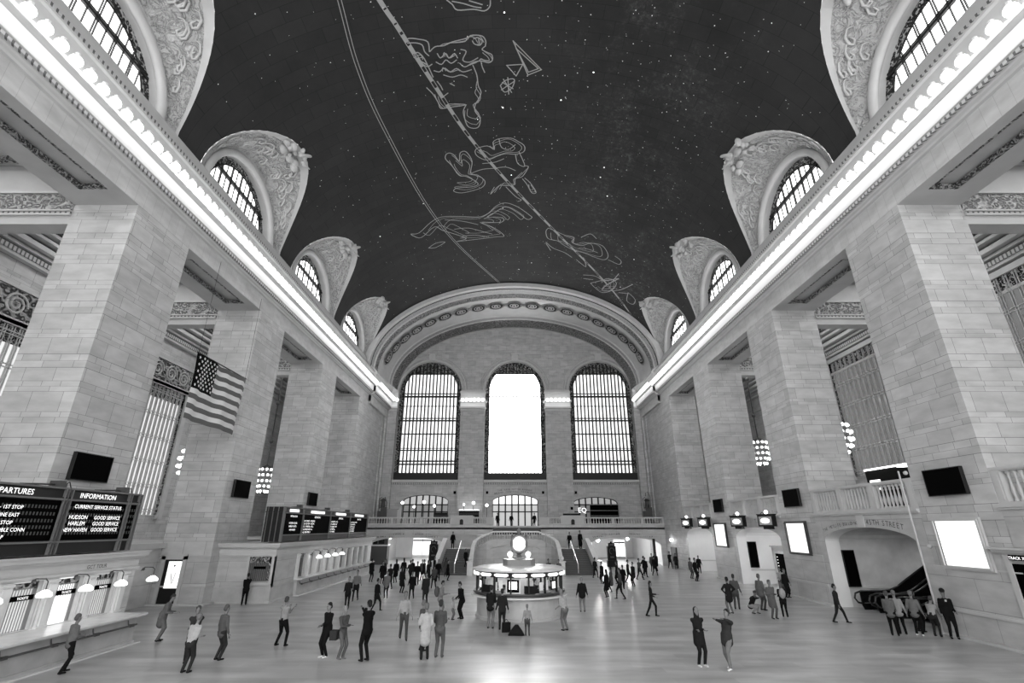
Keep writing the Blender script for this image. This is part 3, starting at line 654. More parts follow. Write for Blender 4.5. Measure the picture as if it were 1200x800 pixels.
# ------------------------------------------------------------------ east windows
PANE_C = emis('daylit_pane_centre', 4.2); PANE_S = emis('daylit_pane_side', .36)
for (ua, ub, zb, sp, ri), pm, bars in zip(op, (PANE_S, PANE_C, PANE_S), (15, 15, 15)):
    c = (ua+ub)/2; h = (ub-ua)/2; w = win_empty(); y = YE+.35; bw_ = .62
    fr = MB().m(CAST)
    for i in range(36):
        a_, b_ = PI*i/36, PI*(i+1)/36
        q = lambda R, t: (c+(h-R)*math.cos(t), y, sp+(ri-R)*math.sin(t))
        fr.add([q(0, a_), q(0, b_), q(bw_, b_), q(bw_, a_)], [(0, 1, 2, 3)])
    fr.box(ua, y-.03, zb, ua+bw_, y+.03, sp).box(ub-bw_, y-.03, zb, ub, y+.03, sp)
    fr.m(IRON).box(ua, y-.12, zb, ub, y+.1, zb+1.0)
    for k in range(bars+1):
        x = ua+bw_+(ub-ua-2*bw_)*k/bars; hh = math.sqrt(max(0, 1-((x-c)/(h-.3))**2))*(ri-.3)
        bq = .1 if pm is PANE_S else .05
        fr.box(x-bq, y-.1, zb+1, x+bq, y+.05, sp+hh)
        if k < bars:
            x2 = x+(ub-ua-2*bw_)/bars*.32; fr.m(IRONL if pm is PANE_S else IRONL).box(x2-.02, y+.0, zb+1, x2+.02, y+.05, sp+hh*.97); fr.m(IRON)
    for z, tk in ((13.0, .12), (13.45, .12), (15.0, .1), (15.3, .06), (17.4, .1), (19.4, .13), (19.75, .08), (21.6, .05), (23.1, .16), (23.55, .08), (26.7, .1)):
        hw = h-.3 if z < sp else (h-.3)*math.sqrt(max(0, 1-((z-sp)/(ri-.2))**2))
        tk *= 1.7 if pm is PANE_S else 1; fr.box(c-hw, y-.12, z-tk/2, c+hw, y+.06, z+tk/2)
    q = 26.75
    tp = [(c+(h-.1)*math.cos(t), y-.02, sp+(ri-.1)*math.sin(t)) for t in [PI*(.2+.6*i/20) for i in range(21)] if sp+(ri-.1)*math.sin(t) > q]
    if len(tp) > 2: fr.m(CAST).poly([(tp[0][0], y-.02, q)]+tp+[(tp[-1][0], y-.02, q)], (0, .02, 0))
    fr.build('frame', None, w)
    L = [(c+(h+.05)*math.cos(PI*i/36), y+.22, sp+(ri+.05)*math.sin(PI*i/36)) for i in range(37)]
    MB().poly([(ub+.05, y+.22, zb)]+L+[(ua-.05, y+.22, zb)], (0, .05, 0)).build('pane', pm, w)
# ------------------------------------------------------------------ aisle windows
PANE_LA = emis('daylit_pane_left_aisle', .17, .3)
PANE_R = mat('mirroring_pane', .05, .08, emit=.035)
for s in (-1, 1):
    for c in BAY:
        if s < 0: hw, za, zb, nb, st = 2.75, 5.4, 15.95, 9, (1.95)
        else: hw, za, zb, nb, st = 3.95, 8.7, 19.35, 11, (2.0)
        w = win_empty(); fr = MB().m(PLAINM); X = XO
        fr.box(s*(X-.3), c-hw-.55, za-.3, s*X, c-hw, zb+.4).box(s*(X-.3), c+hw, za-.3, s*X, c+hw+.55, zb+.4).box(s*(X-.3), c-hw, zb, s*X, c+hw, zb+.4)
        fr.m(CAST).box(s*(X-.14), c-hw, zb-1.1, s*(X-.1), c+hw, zb).box(s*(X-.14), c-hw, za, s*(X-.1), c-hw+.5, zb).box(s*(X-.14), c+hw-.5, za, s*(X-.1), c+hw, zb)
        fr.m(BARL)
        for k in range(nb+1):
            y = c-hw+.5+(2*hw-1)*k/nb
            for d in (-.08, .08): fr.box(s*(X-.2), y+d-.03, za, s*(X-.1), y+d+.025, zb)
        z = za+.2
        while z < zb-.5:
            fr.box(s*(X-.22), c-hw+.3, z, s*(X-.12), c+hw-.3, z+.06).box(s*(X-.22), c-hw+.3, z+.2, s*(X-.12), c+hw-.3, z+.26); z += st
        fr.build('frame', None, w)
        MB().box(s*(X-.09), c-hw, za, s*(X-.03), c+hw, zb).build('pane', PANE_LA if s < 0 else PANE_R, w)
# ------------------------------------------------------------------ ticket offices on the left
TWIN = emis('ticket_window_glow', .12, .5); TBRI = emis('ticket_blind_glow', .25, .7)  # back panels and blind glow to stand for the lit office inside
GRILL = mat('brass_grille', .3, .35, .6)
def ticket_office(xf, ya, yb, wins, label, end_face):
    t = empty('ticket_office', (xf, ya, 0), label=label, cat='ticket office')
    lx = lambda x: x-xf
    P = lambda u, z, d: (-d, u-ya, z)
    m = MB().m(ASHL)
    ops = [(c-.55, c+.55, 1.12, 2.66, .001) for c, k in wins]
    arch_wall(m, P, ya, yb, 0, 2.72, ops, .35, reveal=WMARB, n=2)
    m.m(ASHL).box(-.35, yb-ya-.3, 0, -3.6, yb-ya, 2.72)
    if end_face: m.box(0, 0, 0, -3.6, .3, 2.72)
    m.build('facade', None, t)
    e = MB().m(PLAINM)
    for px, za, zb in ((.06, 2.66, 2.72), (.12, 2.72, 2.8), (.05, 2.8, 3.12), (.1, 3.12, 3.16), (.22, 3.16, 3.24), (.34, 3.24, 3.38), (.4, 3.38, 3.45)):
        e.box(px, -px if end_face else 0, za, -3.6, yb-ya+px*.5, zb)
    e.m(DENT).box(.14, -.14 if end_face else 0, 3.165, -3.5, yb-ya+.1, 3.2)
    e.build('entablature', None, t)
    MB().box(.04, -.04 if end_face else 0, 0, -3.6, yb-ya+.02, .9).box(.12, -.12 if end_face else 0, 0, -3.6, yb-ya+.06, .12).build('dado', MARB, t)
    edges = sorted([c-.875 for c, k in wins]+[wins[-1][0]+.875])
    base = None
    for y in edges:
        if y < ya or y > yb: continue
        if base is None:
            base = MB().box(0, -.2, 1.1, .1, .2, 2.66).box(.1, -.12, 1.14, .14, .12, 2.5).box(0, -.24, 2.55, .16, .24, 2.62).box(0, -.23, 1.1, .15, .23, 1.18).build('pilaster', WMARB, t); base.location = (0, y-ya, 0)
        else: inst(base, t, (0, y-ya, 0))
    for c, k in wins:
        y = c-ya
        f = MB().m(WMARB).box(.03, y-.62, 1.1, -.02, y-.55, 2.7).box(.03, y+.55, 1.1, -.02, y+.62, 2.7).m(GRILL)
        f.box(-.14, y-.55, 2.4, -.18, y+.55, 2.45).box(-.14, y-.55, 1.12, -.18, y-.42, 2.66).box(-.14, y+.42, 1.12, -.18, y+.55, 2.66)
        f.m(CAST).box(-.12, y-.5, 2.45, -.2, y+.5, 2.6)
        for q in range(9): f.m(GRILL).box(-.15, y-.42+q*.105-.01, 1.12, -.17, y-.42+q*.105+.01, 2.4)
        w = f.build('ticket_window', None, t)
        if k == 'sign' or k == 'blind':
            g = MB().m(BLACK).box(-.06, y-.42, 2.06, -.12, y+.42, 2.22).m(LETW)
            text(g, 'TICKETS', .11, (-.055, y, 2.1), (0, 1, 0), (0, 0, 1), 'C'); g.build('window_sign', None, w)
        q = MB().m({'dark': DARK, 'blind': TBRI, 'sign': TWIN, 'lit': TWIN}[k]).box(-.3, y-.55, 1.12, -.33, y+.55, 2.66)
        if k == 'blind': q.m(TBRI).box(-.1, y-.42, 1.12, -.13, y+.3, 2.02)
        q.build('window_back', None, w)
    return t
w1 = [(22.15-1.75*k, ('sign', 'blind', 'sign', 'lit')[k % 4]) for k in range(8)]
t1 = ticket_office(-17.0, 6.0, 23.7, w1[::-1], 'marble ticket office in the left front corner with brass grilled windows under the large board', False)
w2 = [(38.5+1.76*k, 'lit' if 1 <= k <= 4 else 'dark') for k in range(10)]
t2 = ticket_office(-15.5, 34.0, 56.8, w2, 'long marble ticket office further back on the left with four lit windows', True)
g = MB().m(mat('grille_backing', .09, .6)).box(-1.55, -.06, 1.25, -.15, -.02, 2.65).m(GUIL).box(-1.55, -.09, 2.3, -.15, -.05, 2.65).box(-.3, -.09, 1.25, -.15, -.05, 2.65).m(GRILL)
for k in range(12): g.box(-1.5+k*.12, -.1, 1.3, -1.49+k*.12, -.06, 2.6)
g.m(BLACK).box(-1.2, -.12, 1.95, -.45, -.06, 2.1).m(PLAINM).box(-1.7, -.08, 1.1, -1.55, 0, 2.8).box(-.15, -.08, 1.1, 0, 0, 2.8).box(-1.7, -.16, 1.02, 0, 0, 1.1)
g.build('end_window', None, t2)
g = MB().m(LETB); text(g, 'GCT TOUR', .2, (.06, 15.4, 2.88), (0, 1, 0), (0, 0, 1), 'C'); g.build('carved_lettering', None, t1)
def counter(x0, x1, ya, yb, off):
    t = empty('counter', ((x0+x1)/2-off.location[0], ya-off.location[1], 0)); t.parent = off
    c = (x0+x1)/2; a, b = x0-c, x1-c; L = yb-ya
    MB().box(a, 0, 1.04, b, L, 1.10).box(a, 0, 1.0, b-.06, L, 1.04).build('counter_top', WMARB, t)
    m = MB().m(MARB).box(a, .1, .12, b-.35, L-.1, 1.0).m(WMARB).box(a, 0, 0, b-.1, L+.1, .05).m(MARB).box(a, .05, .05, b-.28, L-.05, .14)
    m.build('counter_front', None, t)
    r = MB().m(BRONZE).tube([(b-.16, .4, .72), (b-.16, L-.3, .72)], .035, 8)
    y = .5
    while y < L-.2:
        r.tube([(b-.16, y, .72), (b-.3, y, .74), (b-.36, y, .9)], .025, 6).box(b-.2, y-.1, .67, b-.12, y+.1, .77); y += 1.76
    r.build('bag_rail', None, t)
    return t
counter(-17.0, -15.45, 6.0, 22.9, t1)
counter(-15.5, -14.9, 37.4, 56.4, t2)
# shaded counter lamps
def make_clamp():
    t = empty('counter_lamp', (0,0,0))
    MB().tube([(-.6, 0, .35), (-.45, 0, .5), (-.1, 0, .5), (0, 0, .42), (0, 0, .16)], .02, 6).m(BRONZE).sphere((-.5, 0, .42), .07, 6).build('bracket', BRONZE, t)
    MB().lathe([(.0, .16), (.07, .15), (.2, .06), (.23, -.02), (.2, -.06), (.001, -.08)], n=14).build('lamp_shade', SHADE, t, smooth=True)
    return t
cl = make_clamp(); names = ['over the ticket window nearest the front', 'over the third ticket window from the end of the near counter', 'over the second ticket window from the end of the near counter', 'over the last ticket window of the near counter', 'beyond the end of the near counter by the stooping man']
for i, y in enumerate((16.9, 18.65, 20.4, 22.15, 24.0)):
    o = cl if i == 0 else copy_tree(cl); o.location = (-16.35, y, 2.24)
    tag(o, 'small glowing glass lamp '+names[i], 'lamp', 'counter lamps on the near ticket office')
for i in range(4):
    o = copy_tree(cl); o.location = (-14.95, 40.3+1.76*i, 2.3)
    tag(o, ['first', 'second', 'third', 'last'][i]+' glowing lamp of four over the far ticket windows counted from the front', 'lamp', 'counter lamps on the far ticket office')
# ------------------------------------------------------------------ departure boards
def board(x, ya, yb, panels, label, depth):
    t = empty('departure_board', (x, ya, 3.5), label=label, cat='departure board')
    L = yb-ya; H_ = 2.25
    MB().m(BOARD).box(-depth, 0, 0, -.06, L, H_).box(-depth-.02, -.05, 1.88, 0, L+.05, 1.94).build('casing', None, t)
    m = MB().m(BOARDL)
    for z in (0.42, 1.86, 2.24): m.box(-.06, 0, z-.03, .03, L, z+.03)
    ys = sorted(set([0, L]+[p[0]-ya for p in panels]+[p[1]-ya for p in panels]))
    for y in ys:
        for d in (-.07, .07): m.box(-.06, y+d-.02, .0, .04, y+d+.02, H_)
    for d in (.15, .5, .85): m.box(-depth+d-.02, -.06, 0, -depth+d+.02, -.0, H_)
    m.build('metal_strips', None, t)
    g = MB().m(BRONZE)
    for pa, pb, ttl, rows, lit in panels[:-1] if len(panels) > 1 else panels:
        y = pb-ya; g.sphere((-.3, y, H_+.1), .16, 8); g.box(-.5, y-.3, H_, -.1, y-.05, H_+.25); g.tube([(-.35, y+.05, H_+.05), (-.35, y+.35, H_+.25), (-.35, y+.5, H_+.02)], .02, 5)
        g.tube([(-.3, y-1.6, H_+.04), (-.3, y-.3, H_+.12)], .03, 5)
    g.build('cable_clips', None, t)
    for pa, pb, ttl, rows, lit in panels:
        a, b = pa-ya+.1, pb-ya-.1
        p = MB().box(-.06, a, .48, -.02, b, 1.8).build('display_panel', BLACK, t)
        h = MB()
        if lit: h.m(LETW).box(-.05, a+.25*(b-a), 1.93, .0, a+.75*(b-a), 2.13)
        elif ttl:
            h.m(LETW); text(h, ttl, .26, (-.03, (a+b)/2+(.45 if ttl[0] == 'D' else -.15), 1.95), (0, 1, 0), (0, 0, 1), 'C')
        if ttl: h.build('heading', None, t)
        r = MB().m(LETW)
        for z, off, sx, sz, al in rows:
            text(r, sx, sz, (-.012, (a if al == 'L' else (a+b)/2 if al == 'C' else b)+off, z), (0, 1, 0), (0, 0, 1), al)
        if r.v: r.build('lettering', None, p)
        n = int((b-a)/.13)
        k = MB().m(mat('unlit_segments', .05, .5))
        for zz in ([.66, .86, 1.07, 1.3, 1.53] if not lit else []):
            for i in range(n): k.box(-.02, a+.05+i*.13, zz, -.016, a+.11+i*.13, zz+.11)
        if k.v: tag(k.build('unlit_letters', None, p), kind='stuff')
    return t
I5 = lambda s_: [(1.58, 0, 'CURRENT SERVICE STATUS', .19, 'C'), (1.2, -.85, 'HUDSON', .2, 'C'), (1.2, .55, 'GOOD SERVICE', .19, 'C'), (.98, -.85, 'HARLEM', .2, 'C'), (.98, .55, 'GOOD SERVICE', .19, 'C'),
     (.76, -.85, 'NEW HAVEN', .19, 'C'), (.76, .55, 'GOOD SERVICE', .19, 'C')]
D5 = [(1.48, -1.4, '  - 1ST STOP', .165, 'R'), (1.24, -1.45, 'LINE EAST', .165, 'R'), (1.0, -1.6, '1ST STOP', .165, 'R'), (.78, -1.1, 'BURY,NOBLE CONN', .165, 'R'), (.56, -1.75, '1ST STOP', .165, 'R'),
      (1.48, -3.0, '5:42  HARLEM', .165, 'R'), (1.24, -3.0, '5:47  HUDSON', .165, 'R'), (1.0, -3.0, '5:51  CROTON', .165, 'R')]
board(-16.6, 11.0, 22.35, [(11.0, 13.6, 'DEPARTURES', [], 0), (13.6, 18.6, 'DEPARTURES', D5, 0), (18.75, 21.75, 'INFORMATION', I5(0), 0), (21.75, 22.35, '', [], 0)],
      'large black departures and information board over the near left ticket windows', .9)
R_ = lambda n: [(1.6, 0, 'DEPARTURES', .2, 'C')]+[(1.32-.2*k, .2, n[k], .17, 'L') for k in range(len(n))]
board(-15.85, 35.1, 55.6, [(35.2, 38.4, 'i', [(1.6, 0, 'INFORMATION', .17, 'C'), (1.15, 0, 'HUDSON  GOOD', .17, 'C'), (.93, 0, 'HARLEM  GOOD', .17, 'C'), (.7, 0, 'NEW HAVEN', .17, 'C')], 1),
      (38.4, 44.2, 'i', R_(['5:42  HARLEM    SCARSDALE', '5:47  CROTON    HUDSON', '5:51  STAMFORD  LOCAL', '5:55  NEW HAVEN  ALL', '6:02  BREWSTER  N']), 1),
      (44.2, 49.6, 'i', R_(['5:40  HARLEM   LOCAL', '5:44  CROTON   EXP', '5:53  BRIDGE   PORT', '6:00  PEEKSKILL', '6:07  WASSAIC']), 1),
      (49.6, 55.5, 'i', R_(['5:49  CROTON   HARMON', '5:58  DANBURY  BR', '6:01  RYE   LOCAL', '6:03  SOUTHEAST', '6:09  STAMFORD']), 1)],
      'long black departures board with four lit headings over the far ticket windows', 1.25)
# ------------------------------------------------------------------ wall-hung screens and lit posters
def screen(x, ya, yb, za, zb, s, label):
    t = empty('monitor', (s*x, (ya+yb)/2, za), label=label, cat='screen', group='black monitors on the piers'); L = (yb-ya)/2; H_ = zb-za
    MB().box(s*.02, -L, 0, -s*.12, L, H_).build('display', BLACK, t)
    MB().m(BOARD).box(s*.02, -L-.03, -.03, -s*.14, -L, H_+.03).box(s*.02, L, -.03, -s*.14, L+.03, H_+.03).box(s*.02, -L, -.03, -s*.14, L, 0).box(s*.02, -L, H_, -s*.14, L, H_+.03).build('bezel', None, t)
sn = ['nearest', 'second', 'third']
for i, (a, b) in enumerate(((21.15, 23.15), (33.98, 35.95), (46.75, 48.75))): screen(W-.02, a, b, 6.33, 7.43, -1, 'blank black monitor on the %s pier of the left side' % sn[i])
for i, (a, b) in enumerate(((21.45, 23.42), (34.17, 36.12), (46.95, 48.9))): screen(W-.02, a, b, 5.76, 6.86, 1, 'blank black monitor on the %s pier of the right side' % sn[i])
for i, (a, b) in enumerate(((21.45, 23.62), (34.15, 36.5), (47.0, 49.5))):
    t = empty('poster', (W-.04, (a+b)/2, 2.85), label='glowing white poster in a bronze frame on the %s pier of the right side' % sn[i], cat='poster', group='lit posters on the right piers')
    L = (b-a)/2
    m = MB().m(BRONZE if i else PLAINM)
    for q, d in ((.14, .1), (.07, .16)): m.box(0, -L-q, -q, -d, -L, 1.82+q).box(0, L, -q, -d, L+q, 1.82+q).box(0, -L, -q, -d, L, 0).box(0, -L, 1.82, -d, L, 1.82+q)
    m.build('frame', None, t)
    MB().box(0, -L, 0, -.05, L, 1.82).build('lit_sheet', SCREEN, t)
    g = MB().m(emis('poster_print', .27))
    for k in range(3): g.tube([(-.055, -.35+.12*q, .55+.3*k+.1*math.sin(q*.9+k)) for q in range(6)], .012, 4)
    g.lathe([(.001, 0), (.09, 0)], (0, 0, 0), 10)
    n0 = len(g.v)-20
    for i_ in range(len(g.v)-20, len(g.v)):
        v_ = g.v[i_]; g.v[i_] = (-.056, v_[0]*1.0, 1.0+v_[1])
    g.build('printed_motif', None, t)
# ------------------------------------------------------------------ right-hand balconies and passages
def baluster_mesh(h, mat_, r=1.0):
    pr = [(.001, 0), (.085, 0), (.085, .06), (.05, .1), (.075, .2*h/1.0+.05), (.09, .33*h), (.05, .55*h), (.04, .72*h), (.065, .8*h), (.05, .86*h), (.085, .92*h), (.085, h), (.001, h)]
    return MB().lathe([(a*r, z) for a, z in pr], n=8).build('baluster', mat_, None, smooth=True)
BALS = {}
def balustrade(label, P, spans, z0, h, pedestals, mat_, step=.27, thick=.32, name='balustrade', cat='balustrade', group=None, r=1.0):
    """P(u) -> (x,y,dx,dy) along the run"""
    x0, y0, _, _ = P(spans[0][0]); t = empty(name, (x0, y0, z0), label=label, cat=cat, group=group)
    ua = min(a for a, b in spans+pedestals); ub = max(b for a, b in spans+pedestals)
    def blk(mb, a, b, za, zb, th):
        xa, ya, dx, dy = P(a); xb, yb, _, _ = P(b); c = Vector(((xa+xb)/2-x0, (ya+yb)/2-y0, (za+zb)/2)); d = Vector((xb-xa, yb-ya, 0))
        nrm = Vector((-d.y, d.x, 0)).normalized()*th/2; mb.obox(c, d/2, nrm, (0, 0, (zb-za)/2))
    m = MB(); blk(m, ua, ub, h+.1, h+.22, thick+.1); blk(m, ua, ub, h+.05, h+.1, thick); m.build('rail', mat_, t)
    m = MB(); blk(m, ua, ub, -.02, .08, thick+.06); m.build('plinth', mat_, t)
    if pedestals:
        for a, b in pedestals: m = MB(); blk(m, a, b, 0, h+.1, thick+.04); blk(m, a+.08, b-.08, .15, h-.05, thick+.08); m.build('pedestal', mat_, t)
    key = (round(h, 2), mat_.name, r)
    for a, b in spans:
        n = max(2, int((b-a)/step))
        for i in range(n):
            u = a+(b-a)*(i+.5)/n; x, y, _, _ = P(u)
            if key not in BALS: BALS[key] = baluster_mesh(h-.03, mat_, r); o = BALS[key]; o.parent = t; o.location = (x-x0, y-y0, .08)
            else: inst(BALS[key], t, (x-x0, y-y0, .08))
    return t
bays = [(11.67, 20.33), (24.4, 33.05), (37.12, 45.8), (49.87, 58.4)]
PASS = mat('passage_plaster', .75, .5, var=.06, vscale=.6)
PASSD = mat('passage_travertine', .5, .5, var=.12, vscale=1.5)
PARA = []
for bi, (ya, yb) in enumerate(bays):
    m = MB().m(ASHL)
    ops = [] if bi == 0 else [(ya+.65, yb-.6, 0, 3.62, .8)]
    arch_wall(m, PX(1, W), ya-.01, yb+.01, 0, 5.25, ops, .85, reveal=PASS, n=24)
    m.m(PLAINM).box(W-.1, ya, 5.06, W, yb, 5.14).box(W-.16, ya, 5.14, W, yb, 5.25).m(ASHL)
    wl = S(m.build('wall_parapet', None)); PARA.append(wl)
    if bi:
        g = MB().m(PLAINM).box(W-.07, (ya+yb)/2-.28, 4.42, W, (ya+yb)/2+.28, 5.06).build('keystone', None, wl)
    nsp = [(ya+.5+k*(yb-ya-.5)/3+.1, ya+.5+(k+1)*(yb-ya-.5)/3-.45) for k in range(3)]
    peds = [(ya, ya+.5)]+[(ya+.5+(k+1)*(yb-ya-.5)/3-.4, ya+.5+(k+1)*(yb-ya-.5)/3+.05 if k < 2 else yb) for k in range(3)]
    balustrade('carved stone balustrade over the %s' % ['track doorway beside the nearest right pier', 'escalator arch on the right', 'middle passage arch on the right', 'farthest passage arch on the right'][bi],
               lambda u: (W+.2, u, 0, 1), nsp, 5.27, 1.18, peds, PLAINM, group='balustrades of the right balcony')
    if bi == 0: continue
    # walls of the passage behind the arch
    q = MB().m(PASSD if bi == 1 else PASS); xb_ = 30.6 if bi == 1 else 25
    q.box(W+.85, yb-.5, 0, xb_, yb-.3, 5.0).box(W+.85, ya+.3, 0, xb_, ya+.5, 5.0).box(xb_, ya+.3, 0, xb_+.2, yb-.3, 5.0).box(W+.85, ya+.3, 4.9, xb_, yb-.3, 5.0)
    # low vault of the passage
    cy_ = (ya+yb)/2; hw = (yb-ya)/2-.62
    for i in range(14):
        a_, b_ = PI*i/14, PI*(i+1)/14
        q.add([(W+.85, cy_-hw*math.cos(a_), 3.75+.95*math.sin(a_)), (W+.85, cy_-hw*math.cos(b_), 3.75+.95*math.sin(b_)), (xb_, cy_-hw*math.cos(b_), 3.75+.95*math.sin(b_)), (xb_, cy_-hw*math.cos(a_), 3.75+.95*math.sin(a_))], [(0, 1, 2, 3)])
    q.m(PLAINM).box(W+.85, yb-.56, 1.0, xb_, yb-.5, 1.12)
    S(q.build('wall_passage', None))
    x_ = 20.03; yy = yb-.7
    z_a, z_b = (1.13, 3.07) if bi == 1 else (1.29, 3.23)
    if bi < 3:
        t = tag(MB().m(BLACK).box(x_-.05, yy, z_a, x_+.6, yy+.1, z_b).m(IRON).box(x_-.1, yy+.02, z_a-.05, x_+.65, yy+.1, z_b+.05).build('notice_board', None), 'tall black board on the inner wall of the '+('escalator passage' if bi == 1 else 'middle passage'), 'board')
g = MB().m(LETB); cyv = 28.75; hw = 3.7
cv = lambda x: (3.62+.8*math.sqrt(max(0, 1-(x/(hw+.35))**2))+.14, -(.8*x/(hw+.35)**2)/math.sqrt(max(.05, 1-(x/(hw+.35))**2)))
arc_text(g, 'THE METLIFE BUILDING', .25, (W-.012, cyv, 0), (0, -1, 0), (0, 0, 1), None, -3.6, .166, cv)
arc_text(g, '45TH STREET', .38, (W-.012, cyv, 0), (0, -1, 0), (0, 0, 1), None, .42, .24, cv)
g.build('carved_lettering', None, PARA[1])
# conduit by the escalator arch, track door with hood
tag(MB().tube([(W-.34, 24.62, 0.0), (W-.34, 24.62, 7.0)], .04, 8).sphere((W-.1, 24.5, 6.9), .1, 8).sphere((W-.1, 24.3, 3.6), .09, 8).build('conduit', PLAINM, None), 'slim white pipe running up beside the escalator arch', 'pipe')
t = empty('track_doorway', (W, 19.3, 0), label='stone track doorway with black gate and small number sign at the right edge', cat='doorway')
MB().m(PLAINM).box(0, 1.3, 0, -.1, 1.5, 3.45).box(0, -1.5, 0, -.1, -1.3, 3.45).box(0, -1.5, 3.2, -.12, 1.5, 3.5).box(0, -1.6, 3.5, -.3, 1.75, 3.6).box(0, -1.6, 3.6, -.42, 1.85, 3.68).m(PLAINM).box(0, -1.3, 0, -.06, 1.3, 1.0).build('surround', None, t)
MB().box(0, -1.3, 1.0, -.04, 1.3, 3.1).build('gate', BLACK, t)
g = MB().m(BLACK).box(0, .55, 3.22, -.15, 1.25, 3.42).m(LETW); text(g, 'TRACK 30', .15, (-.16, .9, 3.26), (0, -1, 0), (0, 0, 1), 'C'); g.build('number_sign', None, t)
t = empty('track_doorway', (19.35, 38.7, 0), label='white framed track gate with black board inside the middle right passage', cat='doorway')
MB().m(WMARB).box(-.1, .75, 0, .2, 1.0, 3.0).box(-.1, -1.0, 0, .2, -.75, 3.0).box(-.1, -1.0, 2.8, .2, 1.0, 3.05).box(-.2, -1.1, 3.05, .25, 1.1, 3.15).build('surround', None, t)
MB().m(BLACK).box(0, -.75, .75, .1, .75, 2.6).m(DARK).box(.0, -.75, 0, .1, .75, .75).m(LETW).build('gate', None, t)
g = MB().m(LETW); 
for k in range(8): g.box(-.012, .45, 2.35-k*.2, -.004, .6, 2.4-k*.2)
g.build('number_lights', None, t)
# escalators
def escalator(label, yc, lit):
    t = empty('escalator', (20.0, yc, 0), label=label, cat='escalator', group='escalators in the right passage')
    path = [(0, 0), (1.2, 0), (1.7, .05), (2.2, .25), (9.4, 4.4)]
    def prof(dz): return [Vector((a, 0, b+dz)) for a, b in path]
    for sd in (-1, 1):
        y = sd*.62
        m = MB(); lo = [(-.1, y, .25)]+[(a, y, b-.05) for a, b in path]; hi = [(-.1, y, .85)]+[(a, y, b+.92) for a, b in path]
        P = lo+hi[::-1]; m.poly([(p[0], p[1]-.03, max(0, p[2])) for p in P], (0, .06, 0)); m.build('balustrade_panel', mat('escalator_panel', .005, .25), t)
        m = MB(); m.tube([(0, y, .3), (-.3, y, .38), (-.45, y, .6), (-.35, y, .85), (0, y, .96)]+[(a, y, b+.96) for a, b in path[1:]], .055, 8).build('handrail', mat('rubber_handrail', .02, .25), t, smooth=True)
        MB().m(BRONZE).tube([(a, y-sd*.1, b+.35) for a, b in path], .03, 6).build('inner_deck', None, t)
    m = MB()
    for k in range(26): m.box(.4+.36*k, -.56, -.1, .4+.36*(k+1), .56, max(.02, (k-3)*.2))
    m.build('steps', mat('escalator_steps', .06, .35, .5), t)
    if lit: MB().box(2.6, .66, .5, 8.8, .68, .52).build('skirt', BRONZE, t); m = MB(); m.obox((5.9, .7, 2.95), (2.2, 0, 1.27), (0, .015, 0), (-.02, 0, .035)); m.build('light_strip', emis('strip_light', 1.2), t)
escalator('escalator at the far side of the right passage with a light strip', 30.9, 1)
escalator('middle escalator climbing away in the right passage', 29.2, 0)
escalator('escalator at the near side of the right passage behind the queue', 27.3, 0)
def pendant():
    t = empty('ceiling_lamp', (0,0,0))
    MB().lathe([(.001, .25), (.06, .24), (.1, .12), (.28, .02), (.28, 0)], n=12).build('lamp_shade', DARK, t)
    MB().lathe([(.001, 0), (.25, 0)], n=12).build('diffuser', emis('downlight', 9), t)
    return t
pd = pendant()
for i, (x, y, lb) in enumerate(((22.2, 30.2, 'left of two flat ceiling lamps over the escalators'), (22.2, 28.6, 'right of two flat ceiling lamps over the escalators'))):
    o = pd if i == 0 else copy_tree(pd); o.location = (x, y, 4.25); tag(o, lb, 'lamp', 'ceiling lamps in the escalator passage')
for i, (x, y, lb) in enumerate(((21.8, 41.0, 'ceiling globe in the middle right passage'), (21.8, 53.6, 'ceiling globe in the farthest right passage'))):
    tag(MB().sphere((x, y, 4.1), .2, 10).build('ceiling_globe', emis('passage_globe', 26)), 'white '+lb, 'lamp')
# four bracket signs
def lantern_sign():
    t = empty('bracket_sign', (0,0,0))
    MB().m(IRON).box(-.35, -.8, -.5, .1, .8, .5).box(-.4, -.85, .5, .15, .85, .58).box(-.25, -.4, -.72, .2, .4, -.5).build('case', None, t)
    MB().m(mat('sign_face', .4, .5)).box(-.38, -.66, -.36, -.35, .66, .36).build('face', None, t)
    m = MB()
    n = 20; m.poly([(-.39, .45*math.cos(2*PI*i/n), .2*math.sin(2*PI*i/n)) for i in range(n)], (-.02, 0, 0)).build('lit_oval', emis('sign_glow', 1.2), t)
    MB().sphere((-.1, 0, .75), .16, 10).build('globe', GLOBE, t, smooth=True)
    MB().m(BRONZE).tube([(.1, .75, .6), (.3, .75, .75), (.6, .75, .6)], .04, 6).build('bracket', None, t)
    return t
ls = lantern_sign()
for i, (y, lb) in enumerate(((37.95, 'nearest'), (42.8, 'second'), (50.45, 'third'), (55.4, 'farthest'))):
    o = ls if i == 0 else copy_tree(ls); o.location = (18.5, y, 4.87); o.rotation_euler = (0, 0, .45); o.scale = (.8, .8, .8); tag(o, lb+' of the four bracket signs with a glowing oval on the right wall', 'sign', 'bracket signs on the right wall')
# wall lights
for i, (x, y, z, lb) in enumerate(((18.95, 63.5, 3.0, 'small round wall light by the right end of the far wall'),)):
    tag(MB().sphere((x, y, z), .16, 10).build('wall_light', emis('wall_globe', 4)), lb, 'lamp')
